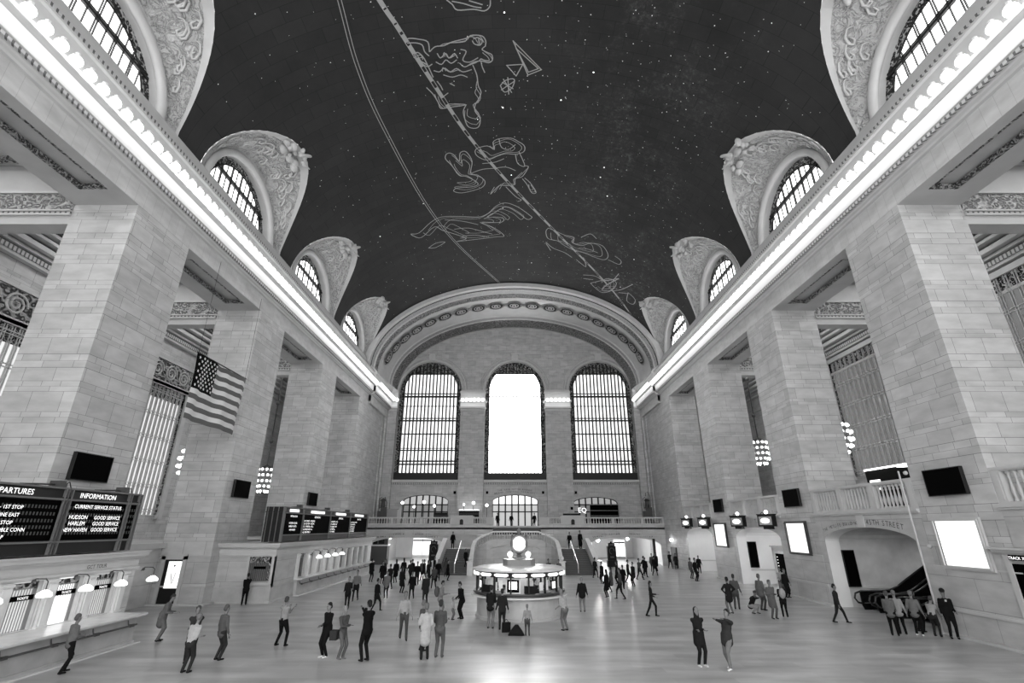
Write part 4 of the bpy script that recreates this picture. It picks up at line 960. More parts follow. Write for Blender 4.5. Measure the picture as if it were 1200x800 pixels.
# wall behind bay one on the left, doorway in the second left pier
S(MB().m(ASHL).box(-22.6, 23.7, 0, -22.3, 33.05, 3.45).m(PLAINM).box(-22.3, 23.7, 3.2, -22.0, 33.05, 3.5).build('wall_recess_left', None))
d = S(empty('door_1', (-21.25, 33.0, 0)))
MB().m(PLAINM).box(-.78, -.1, 0, -.55, 0, 2.75).box(.55, -.1, 0, .78, 0, 2.75).box(-.78, -.1, 2.55, .78, 0, 2.85).build('door_frame', None, d)
MB().m(IRON).box(-.55, -.03, 0, .55, 0, 2.55).build('door_leaf', None, d)
g = MB().m(SCREEN).box(-.3, -.05, .95, .5, -.03, 2.45).m(LETB).tube([(.1, -.055, 1.2), (.0, -.055, 1.8), (.25, -.055, 1.8), (.15, -.055, 1.2)], .02, 4).sphere((.1, -.05, 2.2), .06, 6); g.build('lit_notice', None, d)
# ------------------------------------------------------------------ flag
fl = empty('flag', (-18.3, 26.14, 13.75), label='large striped flag with white stars hanging beside the second left pier', cat='flag')
FW, FH = 5.4, 3.75
RED = mat('flag_red', .11, .8); WHT = mat('flag_white', .72, .8); BLU = mat('flag_blue', .003, .9, spec=.1)
m = MB(); nx = 44; nz = 26; o = 0
def fp(u, v_): return (.10*math.sin(u*9+v_*2)+.05*math.sin(u*23), u*FW+.03*math.sin(v_*6), -v_*FH-.06*math.sin(u*40)*(1-v_)*.3)
for j in range(nz):
    for i in range(nx):
        u, u2, a, b = i/nx, (i+1)/nx, j/nz, (j+1)/nz; st = int(j*13/nz)
        m.m(BLU if (u < .4 and st < 7) else (RED if st % 2 == 0 else WHT)); m.add([fp(u, a), fp(u2, a), fp(u2, b), fp(u, b)], [(0, 1, 2, 3)])
m.build('cloth', None, fl, smooth=False)
m = MB()
for r in range(9):
    for c in range(6 if r % 2 == 0 else 5):
        u = (.4/12)*(1+2*c+(0 if r % 2 == 0 else 1)); v_ = (7/13)/10*(r+1); x, y, z = fp(u, v_)
        for e in (.03, -.03): m.add([(x+e, y+(.105 if k % 2 == 0 else .045)*math.sin(PI*k/5), z+(.105 if k % 2 == 0 else .045)*math.cos(PI*k/5)) for k in range(10)], [tuple(range(10))])
m.build('stars', WHITEP, fl)
MB().tube([(0, 0, .04), (0, FW, .04)], .035, 6).m(IRON).build('pole', IRON, fl)
MB().tube([(0, .1, 0), (0, .1, 6.0)], .012, 4).tube([(0, FW-.1, 0), (0, FW-.1, 6.0)], .012, 4).build('hanging_wire', IRON, fl)
# ------------------------------------------------------------------ chandeliers in the aisles
def chandelier():
    t = empty('chandelier', (0,0,0))
    MB().tube([(0, 0, 1.7), (0, 0, 12.4)], .06, 6).sphere((0,0,4.2), .22, 8).sphere((0,0,8.5), .2, 8).build('cable', IRONL, t)
    m = MB().m(BRONZE).lathe([(.05, 1.7), (.4, 1.5), (.75, 1.1), (.85, .4), (.7, -.4), (.4, -1.0), (.1, -1.3), (.001, -1.35)], n=16); m.build('body', None, t)
    b0 = None
    for z, r, n in ((1.15, .85, 12), (.55, 1.02, 14), (-.05, 1.02, 14), (-.6, .85, 12), (-1.1, .5, 8)):
        for k in range(n):
            q = (r*math.cos(2*PI*k/n), r*math.sin(2*PI*k/n), z)
            if b0 is None: b0 = MB().sphere((0, 0, 0), .13, 6).build('bulb', emis('chandelier_bulb', 1.6), t); b0.location = q
            else: inst(b0, t, q)
    return t
ch = chandelier()
for i, (x, y, z, lb) in enumerate(((-27, 54.15, 9.1, 'globe covered chandelier hanging between the far left piers'), (27, 54.15, 12.0, 'globe covered chandelier hanging between the far right piers'),
                              (-27, 41.45, 9.2, 'chandelier mostly hidden behind the second left pier'), (27.5, 41.45, 11.4, 'chandelier mostly hidden behind the second right pier'))):
    o = ch if i == 0 else copy_tree(ch); o.location = (x, y, z); tag(o, lb, 'chandelier', 'aisle chandeliers')
# kiosk in the right aisle seen over the balustrade
t = empty('balcony_kiosk', (22.6, 31.2, 5.3), label='black kiosk with a lit top edge behind the right balustrade', cat='kiosk')
MB().box(0, -4.2, 0, 2.2, 1.2, 2.5).build('body', DARK, t); MB().box(-.05, -4.2, 2.5, .3, 1.2, 2.6).build('lit_edge', emis('lit_edge', .8), t)
MB().m(emis('menu_screen', .5)).box(-.04, .0, 1.3, -.01, .9, 1.9).build('screen', None, t)
tag(MB().lathe([(.001, .1), (.2, .08), (.35, -.06), (.001, -.08)], (21.3, 27.4, 7.6), 12).build('hanging_lamp', SHADE), 'glowing shade lamp over the right balustrade', 'lamp')
tag(MB().sphere((22.2, 27.2, 8.4), .22, 10).build('hanging_globe', SHADE), 'round glowing lamp above the black balcony kiosk', 'lamp')
# ------------------------------------------------------------------ east balcony
YB = 66.0
m = MB().m(ASHL)
arch_wall(m, PY(YB), -W, W, 0, 4.6, [(-18.35, -8.55, 0, 2.3, .95), (9.3, 18.4, 0, 2.3, .95)], .7, reveal=PASS, n=24)
m.m(PLAINM).box(-W, YB-.14, 3.42, W, YB, 3.5).box(-W, YB-.22, 3.5, W, YB, 3.56).m(PLAINM).box(-13.9, YB-.12, 3.3, -12.9, YB, 4.0).box(13.3, YB-.12, 3.3, 14.3, YB, 4.0)
for sx_ in (-1, 1):
    m.m(ASHL).box(sx_*2.7 if sx_ < 0 else 3.25, YB-.02, 4.5, sx_*W, YB+.3, 4.85)
ebw = S(m.build('wall_balcony_east', None))
S(MB().box(-W, YB, 4.2, W, YE+.6, 4.4).build('floor_balcony_east', PLAIN))
g = MB().m(LETB)
arc_text(g, 'SUBWAY SHUTTLE', .42, (0, YB-.02, 0), (1, 0, 0), (0, 0, 1), None, -17.9, .29, lambda x: (3.05+.4*(1-((x+13.4)/4.6)**2), -.4*2*(x+13.4)/4.6**2))
arc_text(g, '42ND STREET', .42, (0, YB-.02, 0), (1, 0, 0), (0, 0, 1), None, -12.6, .27, lambda x: (3.05+.4*(1-((x+13.4)/4.6)**2), -.4*2*(x+13.4)/4.6**2))
g.build('carved_lettering', None, ebw)
g = MB().m(LETB)
arc_text(g, 'LEXINGTON PASSAGE', .38, (0, YB-.02, 0), (1, 0, 0), (0, 0, 1), None, 9.9, .205, lambda x: (3.08+.4*(1-((x-13.8)/4.6)**2), -.4*2*(x-13.8)/4.6**2))
arc_text(g, 'TRACKS 11-29', .38, (0, YB-.02, 0), (1, 0, 0), (0, 0, 1), None, 14.5, .25, lambda x: (3.08+.4*(1-((x-13.8)/4.6)**2), -.4*2*(x-13.8)/4.6**2))
g.build('carved_lettering', None, ebw)
Pb = lambda u: (u, YB+.1, 1, 0)
bL = balustrade('stone balustrade across the left part of the far balcony', Pb, [(-18.8, -15.8), (-15.45, -12.1), (-11.7, -8.2), (-5.2, -3.6)], 4.82, .62, [(-19.05, -18.8), (-15.8, -15.45), (-12.1, -11.7), (-8.2, -5.2), (-3.6, -2.65)], PLAINM, step=.32)
bR = balustrade('stone balustrade across the right part of the far balcony', Pb, [(4.45, 5.9), (8.9, 12.4), (12.8, 16.1), (16.5, 18.8)], 4.82, .62, [(3.2, 4.45), (5.9, 8.9), (12.4, 12.8), (16.1, 16.5), (18.8, 19.05)], PLAINM, step=.32)
for x, lb in ((-6.75, 'left'), (7.45, 'right')):
    n = 10; P = [(x-.22, YB-.2, 4.75), ]+[(x-.22*math.cos(PI*i/n), YB-.2, 5.2+.2*math.sin(PI*i/n)) for i in range(n+1)]+[(x+.22, YB-.2, 4.75)]  # flat dark arch put in as the shade inside a niche
    bp_ = bL if lb == 'left' else bR; mv = bp_.location
    for m_, nn, mt in ((MB().poly(P, (0, .16, 0)), 'niche_shade', IRON), (MB().box(x-1.6, YB-.1, 5.66, x+1.6, YB+.3, 5.76).box(x-1.4, YB-.06, 5.76, x+1.4, YB+.26, 5.86), 'pedestal_cap', PLAINM)):
        m_.v = [(q[0]-mv[0], q[1]-mv[1], q[2]-mv[2]) for q in m_.v]; m_.build(nn, mt, bp_)
# concourse seen through the end arches
HL = emis('passage_lamp', 60)
for nm, xa, xb in (('left', -18.8, -8.3), ('right', 9.0, 18.9)):
    m = MB().m(PASS).box(xa-.3, YB+.7, 0, xa, 84, 4.1).box(xb, YB+.7, 0, xb+.3, 84, 4.1).box(xa, 84, 0, xb, 84.3, 4.1).box(xa, YB+.7, 4.0, xb, 84, 4.15).m(PLAINM)
    for k in range(4): m.box(xa, 69+4*k, 3.3, xb, 69.4+4*k, 4.0)
    S(m.build('wall_end_passage_'+nm, None))
for i, (x, y, z, lb) in enumerate(((-9.6, 68.5, 3.0, 'dazzling lamp under the right side of the left end arch'), (-16.6, 70, 3.2, 'lamp deep under the left end arch'), (-13.0, 75, 3.2, 'lamp at the back of the left end arch'),
                                  (10.9, 68.5, 2.9, 'dazzling lamp under the left side of the right end arch'), (14.9, 69, 3.0, 'smaller bright lamp under the middle of the right end arch'), (13.0, 76, 3.2, 'lamp at the back of the right end arch'))):
    tag(MB().sphere((x, y, z), .24 if 'dazz' in lb else .15, 10).build('globe_lamp', HL), 'white '+lb, 'lamp')
def shopfront(x, y, w, h, label, em):
    t = empty('shop_front', (x, y, 0), label=label, cat='shop front')
    MB().m(WMARB).box(-w/2-.15, -.1, 0, -w/2, 0, h).box(w/2, -.1, 0, w/2+.15, 0, h).box(-w/2, -.1, h-.15, w/2, 0, h).build('frame', None, t)
    MB().box(-w/2, -.04, .4, w/2, 0, h-.15).build('lit_display', emis('shop_display_%g' % em, em, .5), t)
    MB().m(IRON).box(-w/2, -.08, h-.6, w/2, -.04, h-.4).box(-.03, -.08, .4, .03, -.04, h-.2).build('glazing_bar', None, t)
shopfront(-14.6, 83.9, 3.0, 3.0, 'bright shop front at the back of the left end arch', .3)
shopfront(-10.2, 83.9, 2.4, 2.9, 'lit display beside the stairs under the left end arch', .35)
shopfront(15.8, 79.0, 1.6, 2.8, 'white framed lit doorway under the right end arch', .35)
shopfront(11.2, 83.9, 2.6, 2.9, 'bright shop front at the back of the right end arch', .25)
t = empty('wood_kiosk', (-17.6, 67.5, 0), label='paneled wooden booth with dark windows inside the left end arch', cat='kiosk')
MB().box(-1, 0, 0, 1.3, 1.2, 2.2).build('body', mat('kiosk_wood', .06, .5), t); MB().m(WMARB).box(-1.05, -.05, 2.2, 1.35, 1.25, 2.35).build('shelf', None, t)
MB().m(DARK).box(-.7, -.03, 2.45, -.05, 0, 3.1).box(.15, -.03, 2.45, .85, 0, 3.1).m(mat('kiosk_wood', .12)).box(-1, 0, 2.35, 1.3, .2, 3.2).build('top_windows', None, t)
def pylon(x, y, h, label, dial):
    t = empty('information_pylon', (x, y, 0), label=label, cat='kiosk')
    MB().m(mat('pylon_black', .004, .5, spec=.2)).box(-.52, -.3, 0, .52, .3, h-.45).box(-.6, -.36, 0, .6, .36, .7).box(-.4, -.25, h-.45, .4, .25, h-.1).sphere((0, 0, h-.05), .12, 8).build('cabinet', None, t)
    g = MB().m(IRONL); g.tube([(.28*math.cos(a), -.33, h-1.0+.34*math.sin(a)) for a in [2*PI*i/14 for i in range(11)]], .045, 6); g.box(-.22, -.32, h-1.75, .22, -.3, h-1.6).box(-.25, -.28, h-.38, .25, -.26, h-.22)
    g.build('emblem', None, t)
pylon(-9.85, 64.3, 2.95, 'tall black information pylon standing in front of the left end arch', 0)
pylon(11.8, 64.3, 2.75, 'tall black clock pylon standing in front of the right end arch', 1)
tag(MB().m(IRON).box(17.3, 65.6, 0, 17.6, 65.9, 3.1).build('folded_gate', None), 'folded dark metal gate at the right side of the right end arch', 'gate')
d = S(empty('door_2', (19.0, 63.0, 0)))
MB().m(IRONL).box(-.05, -1.0, .0, .1, 1.0, 2.2).build('door_leaf', None, d)
# ------------------------------------------------------------------ grand stair
STEP = mat('stair_tread', .035, .5); RISE = mat('stair_riser', .11, .5)
for xa, xb, nm in ((-7.65, -4.5, 'left'), (4.7, 7.95, 'right')):
    m = MB(); n = 14
    for k in range(n):
        y0_ = 53.0+6.6*k/n; z1_ = 2.15*(k+1)/n
        m.m(RISE).box(xa, y0_+.03, 0, xb, 59.7, z1_-.04).m(STEP).box(xa, y0_-.02, z1_-.04, xb, 59.7, z1_)
    m.m(PLAIN).box(xa-.3, 59.6, 0, xb+.3, YB, 2.15)
    S(m.build('stair_flight_'+nm, None))
    xr = (xa+xb)/2
    tag(MB().tube([(xr, 53.4, 0), (xr, 53.4, 1.0), (xr, 59.4, 3.0), (xr, 59.4, 2.1)], .045, 8).tube([(xr, 56.4, 1.0), (xr, 56.4, 1.95)], .03, 6).build('handrail', mat('polished_brass', .75, .25, .3)), 'slim polished handrail down the middle of the %s stair flight' % nm, 'handrail')
    xo = xa-.25 if nm == 'left' else xb+.25
    m = MB().m(PLAINM)
    m.poly([(xo-.16, 52.6, 0), (xo-.16, 52.6, .95), (xo-.16, 59.5, 3.1), (xo-.16, YB, 3.15), (xo-.16, YB, 0)], (.32, 0, 0))
    m.m(WMARB).obox((xo, 56.05, 2.1), (0, 3.5, 1.1), (.24, 0, 0), (0, -.03, .08)).box(xo-.27, 52.2, 0, xo+.27, 52.75, 1.25).box(xo-.33, 52.14, 1.25, xo+.33, 52.81, 1.36)
    S(m.build('wall_stair_'+nm, None))
S(MB().m(PLAIN).box(-4.3, 59.7, 0, 4.5, YB, 3.6).m(STEP).box(-2.65, 62.5, 3.6, 3.2, YB+.8, 3.85).box(-2.65, 63.2, 3.6, 3.2, YB+.8, 4.1).box(-2.65, 63.9, 3.6, 3.2, YB+.8, 4.4).build('stair_upper', None))
dp = [(-4.45, 52.9, 1.0), (-4.45, 54.5, 1.9), (-4.42, 55.8, 2.6), (-4.3, 56.7, 3.05), (-3.9, 57.4, 3.35), (-3.2, 57.85, 3.7), (-2.4, 58.0, 4.0), (.1, 58.05, 4.0), (2.6, 58.0, 4.0), (3.4, 57.85, 3.7), (4.1, 57.4, 3.35), (4.5, 56.7, 3.05), (4.62, 55.8, 2.6), (4.65, 54.5, 1.9), (4.65, 52.9, 1.0)]
m = MB().m(ASHL); cap = MB()
for (x1, y1, z1), (x2, y2, z2) in zip(dp, dp[1:]):
    d = Vector((x2-x1, y2-y1, 0)); nrm = Vector((-d.y, d.x, 0)).normalized()*.14; bal = z1 > 2.9 and z2 > 2.9; dz = .78 if bal else .05
    A, B = Vector((x1, y1, 0)), Vector((x2, y2, 0)); Z = Vector((0, 0, 1))
    q = [A-nrm, B-nrm, B-nrm+Z*(z2-dz), A-nrm+Z*(z1-dz), A+nrm, B+nrm, B+nrm+Z*(z2-dz), A+nrm+Z*(z1-dz)]
    m.add(q, [(0, 1, 2, 3), (4, 7, 6, 5), (3, 2, 6, 7), (0, 4, 5, 1), (0, 3, 7, 4), (1, 5, 6, 2)])
    n2 = nrm*1.5; q = [A-n2+Z*(z1-.1), B-n2+Z*(z2-.1), B-n2+Z*(z2+.05), A-n2+Z*(z1+.05), A+n2+Z*(z1-.1), B+n2+Z*(z2-.1), B+n2+Z*(z2+.05), A+n2+Z*(z1+.05)]
    cap.add(q, [(0, 1, 2, 3), (4, 7, 6, 5), (3, 2, 6, 7), (0, 4, 5, 1), (0, 3, 7, 4), (1, 5, 6, 2)])
m.m(PLAINM)
m.tube([(-2.9, 57.86, .3), (-2.9, 57.86, 1.9)]+[(.1-3.0*math.cos(PI*i/12), 57.86, 1.9+.75*math.sin(PI*i/12)) for i in range(13)]+[(3.1, 57.86, .3)], .06, 6)
dr = S(m.build('wall_stair_centre', None))
cap.build('coping', WMARB, dr)
st = empty('balustrade', (.1, 58.0, 3.2)); st.parent = dr
bb = baluster_mesh(.62, PLAINM, .9); bb.parent = st; first_b = True
pts = []
for (x1, y1, z1), (x2, y2, z2) in zip(dp[3:-3], dp[4:-2]):
    n = max(1, int(math.hypot(x2-x1, y2-y1)/.27))
    for i in range(n): pts.append((x1+(x2-x1)*(i+.5)/n-.1, y1+(y2-y1)*(i+.5)/n-58, z1+(z2-z1)*(i+.5)/n-.76-3.2))
for i, p in enumerate(pts):
    if i == 0: bb.location = p
    elif abs(p[0]) > .35: inst(bb, st, p)
for x, lb in ((-4.45, 'left'), (4.65, 'right')):
    (MB().box(x-.28, 52.3, 0, x+.28, 52.9, 1.2).box(x-.34, 52.24, 1.2, x+.34, 52.96, 1.3).lathe([(.001, .5), (.16, .4), (.2, .2), (.1, 0), (.001, 0)], (x, 52.6, 1.3), 10).build('newel_post', WMARB, dr))
# ------------------------------------------------------------------ doors and things on the east balcony
def glazed(name_n, xa, xb, zs, sp, ri, em, label=None):
    w = S(empty('window_%d' % name_n)); c = (xa+xb)/2; h = (xb-xa)/2; m = MB().m(IRON); y = YE+.3
    hz = lambda x: sp+ri*math.sqrt(max(0, 1-((x-c)/h)**2))
    n = 7
    for k in range(n+1):
        x = xa+(xb-xa)*k/n; m.box(x-.1, y-.08, 4.4, x+.1, y+.06, hz(min(max(x, xa+.1), xb-.1)))
    m.box(xa, y-.08, 7.35, xb, y+.06, 7.5).box(xa, y-.08, 6.4, xb, y+.06, 6.55)
    m.tube([(c-h*math.cos(PI*i/16), y-.02, sp+ri*math.sin(PI*i/16)) for i in range(17)], .09, 6)
    m.build('frame', None, w)
    p = MB().m(emis('lobby_glass_%g' % em, em, .3))
    L = [(c-h*math.cos(PI*i/16), y+.12, sp+ri*math.sin(PI*i/16)) for i in range(17)]
    p.poly([(xa, y+.12, 7.4)]+L+[(xb, y+.12, 7.4)], (0, .05, 0))
    p.m(emis('lobby_low_%g' % em, em*.3, .3)).box(xa, y+.12, 4.4, xb, y+.17, 7.4)
    p.build('pane', None, w)
glazed(90, -3.1, 3.36, 4.4, 7.9, .85, .32); glazed(91, -15.7, -9.3, 4.4, 7.9, .85, .08); glazed(92, 8.3, 14.6, 4.4, 7.6, .85, .06)
g = MB().m(LETB)
for tx, z, w_ in (('THE LEXINGTON AVENUE', 9.15, .25), ('GRAND CENTRAL TERMINAL', 8.82, .27)):
    arc_text(g, tx, .3, (0, YE-.015, 0), (1, 0, 0), (0, 0, 1), None, CXW-len(tx)*w_/2, w_, lambda x: (z+.35*(1-((x-CXW)/3.3)**2)-.1, -.35*2*(x-CXW)/3.3**2))
g.build('carved_lettering', None, ewo)
for i, (x, z) in enumerate(((-8.45, 9.05), (-3.85, 9.05), (4.1, 9.05), (8.75, 9.05), (8.1, 6.9))):
    tag(MB().box(x-.16, YE-.12 if abs(x) < 5 or True else 0, z-.18, x+.16, YE-.01, z+.18).build('loudspeaker', BLACK), 'small square black loudspeaker '+['right of the left balcony arch', 'left of the middle balcony doors', 'right of the middle balcony doors', 'left of the right balcony arch, upper', 'left of the right balcony arch, lower'][i], 'loudspeaker')
bpy.data.objects['loudspeaker.004'].location.y = -.8; bpy.data.objects['loudspeaker.004'].location.x = -.1
for i, (x, y, z, r) in enumerate(((-15.0, 68.4, 7.5, .2), (-13.4, 68.4, 7.0, .16), (-12.1, 68.4, 7.6, .2), (-10.7, 68.4, 7.1, .18), (-6.8, 68.8, 7.3, .14), (-5.5, 68.8, 7.5, .2), (-3.7, 68.8, 7.2, .2))):
    t = empty('globe_lamp', (x, y, 4.4), label='bright globe lamp on a slim stem over the restaurant terrace, number %s from the left' % ['one', 'two', 'three', 'four', 'five', 'six', 'seven'][i], cat='lamp', group='restaurant globe lamps')
    MB().tube([(0, 0, 0), (0, 0, z-4.4)], .035, 6).build('stem', IRON, t); MB().sphere((0, 0, z-4.4), r, 10).build('globe', GLOBE, t)
def barunit(x, y, w, h, label, lit):
    t = empty('bar_cabinet', (x, y, 4.4), label=label, cat='cabinet')
    MB().m(mat('bar_black', .006, .6, spec=.2)).box(-w/2, -.3, 0, w/2, .3, h).build('body', None, t)
    g = MB().m(IRONL)
    for z in (h*.55, h*.78): g.box(-w/2, -.34, z, w/2, -.28, z+.05)
    g.build('shelf', None, t)
    if lit: MB().m(emis('bar_light', 1)).box(-w/2, -.2, h, w/2, .2, h+.09).build('light_strip', None, t)
    return t
barunit(-6.2, 70.4, 2.7, 2.2, 'black bar cabinet lit along its top at the restaurant terrace', 1)
barunit(-10.0, 70.2, 1.8, 1.9, 'low dark cabinet beside the restaurant globe lamps', 0)
barunit(7.6, 68.6, 2.2, 1.75, 'long low black bench back behind the right balustrade', 0)
t = empty('menu_stand', (12.2, 69.5, 4.4), label='wide black board with a light frame in the right balcony arch', cat='board')
MB().box(-1.9, 0, 0, 1.9, .2, 2.9).build('panel', BLACK, t)
g = MB().m(BOARDL)
for z in (1.5, 2.15, 2.9): g.box(-1.95, -.04, z-.03, 1.95, 0, z+.03)
g.box(-1.98, -.04, 0, -1.92, 0, 2.9).box(1.92, -.04, 0, 1.98, 0, 2.9).build('frame', None, t)
g = MB().m(LETW); text(g, 'EQ', .9, (0, 69.3, 6.3), (1, 0, 0), (0, 0, 1), 'L'); 
for i_ in range(len(g.v)): g.v[i_] = (g.v[i_][0]+8.6, g.v[i_][1], g.v[i_][2])
mv = t.location
g.v = [(q[0]-mv[0], q[1]-mv[1], q[2]-mv[2]) for q in g.v]; g.build('lit_lettering', None, t)
for x, lb, h in ((18.1, 'right', 4.6), (-17.9, 'left', 3.9)):
    t = empty('torchere', (x, 69.6, 4.4), label='tall bronze torchere with a scrolled top at the %s end of the far balcony' % lb, cat='lamp stand')
    MB().m(BRONZE).box(-.6, -.3, 0, .1, .3, 2.1).box(-.2, -.25, 0, .55, .25, 2.6).lathe([(.001, 2.5), (.4, 2.5), (.3, 2.7), (.25, 3.3), (.4, 3.5), (.2, 3.7), (.001, 3.7)], n=10).build('stand', None, t)
    MB().tube([(-.45, 0, 2.4), (-.5, 0, 3.7), (-.2, 0, 3.9)], .05, 6).tube([(.45, 0, 2.4), (.5, 0, h-.7), (.2, 0, h), (-.1, 0, h-.2), (-.1, 0, h-.6)], .05, 6).build('scroll', BRONZE, t)
t = empty('host_stand', (-16.6, 70.2, 4.4), label='pale upright cabinet by the left end of the far balcony', cat='cabinet')
MB().box(-1.1, 0, 0, .6, .5, 2.4).build('body', mat('grey_cabinet', .3, .6), t); MB().box(.6, 0, 0, 1.2, .4, 2.3).build('side_panel', PLAIN, t)
# ------------------------------------------------------------------ information booth with clock
t = empty('information_booth', (.1, 29.7, 0), label='round marble information booth with lit windows in the middle of the hall', cat='booth')
MB().m(MARB).lathe([(2.38, 0), (2.38, .12), (2.3, .14), (2.3, .96), (2.4, 1.0)], n=48).build('base', WMARB, t, smooth=False)
MB().lathe([(2.3, .98), (2.52, 1.0), (2.62, 1.03), (2.62, 1.09), (2.5, 1.1), (2.3, 1.1)], n=48).build('counter', WMARB, t)
MB().m(BRONZE).lathe([(2.4, 1.1), (2.4, 1.16), (2.5, 1.2), (2.5, 1.26), (2.2, 1.26)], n=48).build('upper_ledge', WMARB, t)
mu = None; NP = 16
for k in range(NP):
    a = 2*PI*(k+.5)/NP
    if mu is None: mu = MB().box(-.05, -.035, 0, .05, .035, .95).build('mullion', IRON, t); o = mu
    else: o = inst(mu, t)
    o.location = (2.34*math.cos(a), 2.34*math.sin(a), 1.26); o.rotation_euler = (0, 0, a)
MB().m(IRON).lathe([(2.3, 2.0), (2.42, 2.0), (2.46, 2.26), (2.3, 2.26)], n=48).build('fascia', None, t)
MB().m(WMARB).lathe([(2.3, 2.24), (2.56, 2.26), (2.58, 2.34), (2.3, 2.4), (1.3, 2.46), (.001, 2.46)], n=48).build('roof', mat('booth_roof', .2, .5), t)
lp = None
for k in range(NP):
    a = 2*PI*k/NP
    if lp is None: lp = MB().m(emis('booth_sign', .5)).box(-.02, -.3, -.07, .03, .3, .07).box(-.02, -.38, -.03, .03, .38, .05).build('lit_sign', None, t); o = lp
    else: o = inst(lp, t)
    o.location = (2.47*math.cos(a), 2.47*math.sin(a), 2.12); o.rotation_euler = (0, 0, a)
MB().m(GRILL).lathe([(.001, 0), (.9, 0), (.9, .3), (.8, .32), (.001, .32)], (0, 0, 2.46), 8).build('crown', CAST, t)
MB().m(emis('booth_light', .8)).lathe([(.001, 2.2), (1.4, 2.2)], n=24).build('inner_lamp', None, t)
MB().m(PLAIN).lathe([(.001, 1.0), (.45, 1.0), (.45, 2.24), (.001, 2.24)], n=12).build('core', None, t)
pn = None
for k, (kind) in enumerate(['scr', 'dark', 'leaf', 'scr2', 'dark', 'leaf', 'scr', 'leaf']):
    a = -PI/2+(k-3.4)*2*PI/NP
    m = MB()
    if kind == 'scr': m.m(BLACK).box(-.02, -.3, .1, .03, .3, .55).m(emis('desk_screen', .4)).box(.03, -.22, .16, .04, .22, .48)
    elif kind == 'scr2': m.m(WMARB).box(0, -.38, 0, .04, .38, .74).m(BLACK).box(.03, -.31, .06, .05, .31, .64).m(emis('kiosk_screen', .7)).box(.05, -.2, .2, .06, .2, .55)
    elif kind == 'dark': m.m(DARK).box(-.1, -.25, 0, .1, .3, .35).m(PLAIN).box(-.1, -.1, .35, .05, .2, .6)
    else: m.m(WHITEP).box(0, -.3, .05, .03, -.05, .5).box(0, .05, .1, .03, .28, .6).m(mat('leaflets', .3, .6)).box(.0, -.3, 0, .08, .3, .12)
    o = m.build('window_display', None, t); o.location = (2.12*math.cos(a), 2.12*math.sin(a), 1.26); o.rotation_euler = (0, 0, a)
ck = empty('clock', (.1, 29.7, 2.78), label='four faced brass clock with glowing dials on top of the round booth', cat='clock')
MB().m(mat('clock_brass', .16, .4, .3)).lathe([(.001, 0), (.36, 0), (.36, .08), (.16, .14), (.1, .22), (.2, .3), (.28, .36), (.001, .38)], n=16).lathe([(.001, 1.25), (.1, 1.25), (.06, 1.32), (.13, 1.42), (.09, 1.52), (.001, 1.62)], n=12).sphere((0, 0, .78), .36, 16).build('case', None, ck)
dl = None
for k in range(4):
    a = -PI/2+k*PI/2
    f = empty('dial', (0, 0, .78), a); f.parent = ck
    m = MB(); m.poly([(.42, .37*math.cos(2*PI*i/28), .37*math.sin(2*PI*i/28)) for i in range(28)], (.02, 0, 0)); m.build('dial_face', emis('opal_dial', .24), f)
    m = MB(); m.tube([(.40, .42*math.cos(2*PI*i/28), .42*math.sin(2*PI*i/28)) for i in range(29)], .07, 6); m.build('dial_rim', MATS['clock_brass'], f)
    m = MB().m(IRON); m.obox((.45, .03, .08), (.004, 0, 0), (0, .012, -.004), (0, .05, .11)); m.obox((.45, -.08, -.04), (.004, 0, 0), (0, .008, .01), (0, -.12, .05)); m.build('hands', None, f)
for sx_ in (-1, 1):
    tag(MB().sphere((.1+sx_*.5, 29.3, 3.02), .15, 12).tube([(.1+sx_*.5, 29.3, 2.79), (.1+sx_*.5, 29.3, 2.9)], .06, 6).build('globe_lamp', emis('clock_globe', .6)), 'bright globe lamp %s of the clock on the booth roof' % ('left' if sx_ < 0 else 'right'), 'lamp')
# black bag by the booth
t = empty('bag', (-.1, 24.45, 0), label='black soft bag lying alone on the floor before the round booth', cat='bag')
MB().add([(-.36, -.16, 0), (.36, -.16, 0), (.36, .16, 0), (-.36, .16, 0), (-.3, -.18, .1), (.3, -.18, .1), (.3, .18, .1), (-.3, .18, .1), (-.06, -.06, .4), (.08, -.06, .4), (.08, .06, .4), (-.06, .06, .4)],
    [(0,3,2,1), (0,1,5,4), (1,2,6,5), (2,3,7,6), (3,0,4,7), (4,5,9,8), (5,6,10,9), (6,7,11,10), (7,4,8,11), (8,9,10,11)]).build('body', mat('bag_black', .004, .8, spec=.2), t)
MB().tube([(-.05, -.1, .3), (0, -.14, .42), (.07, -.1, .3)], .015, 5).build('handle', mat('bag_black', .015), t)
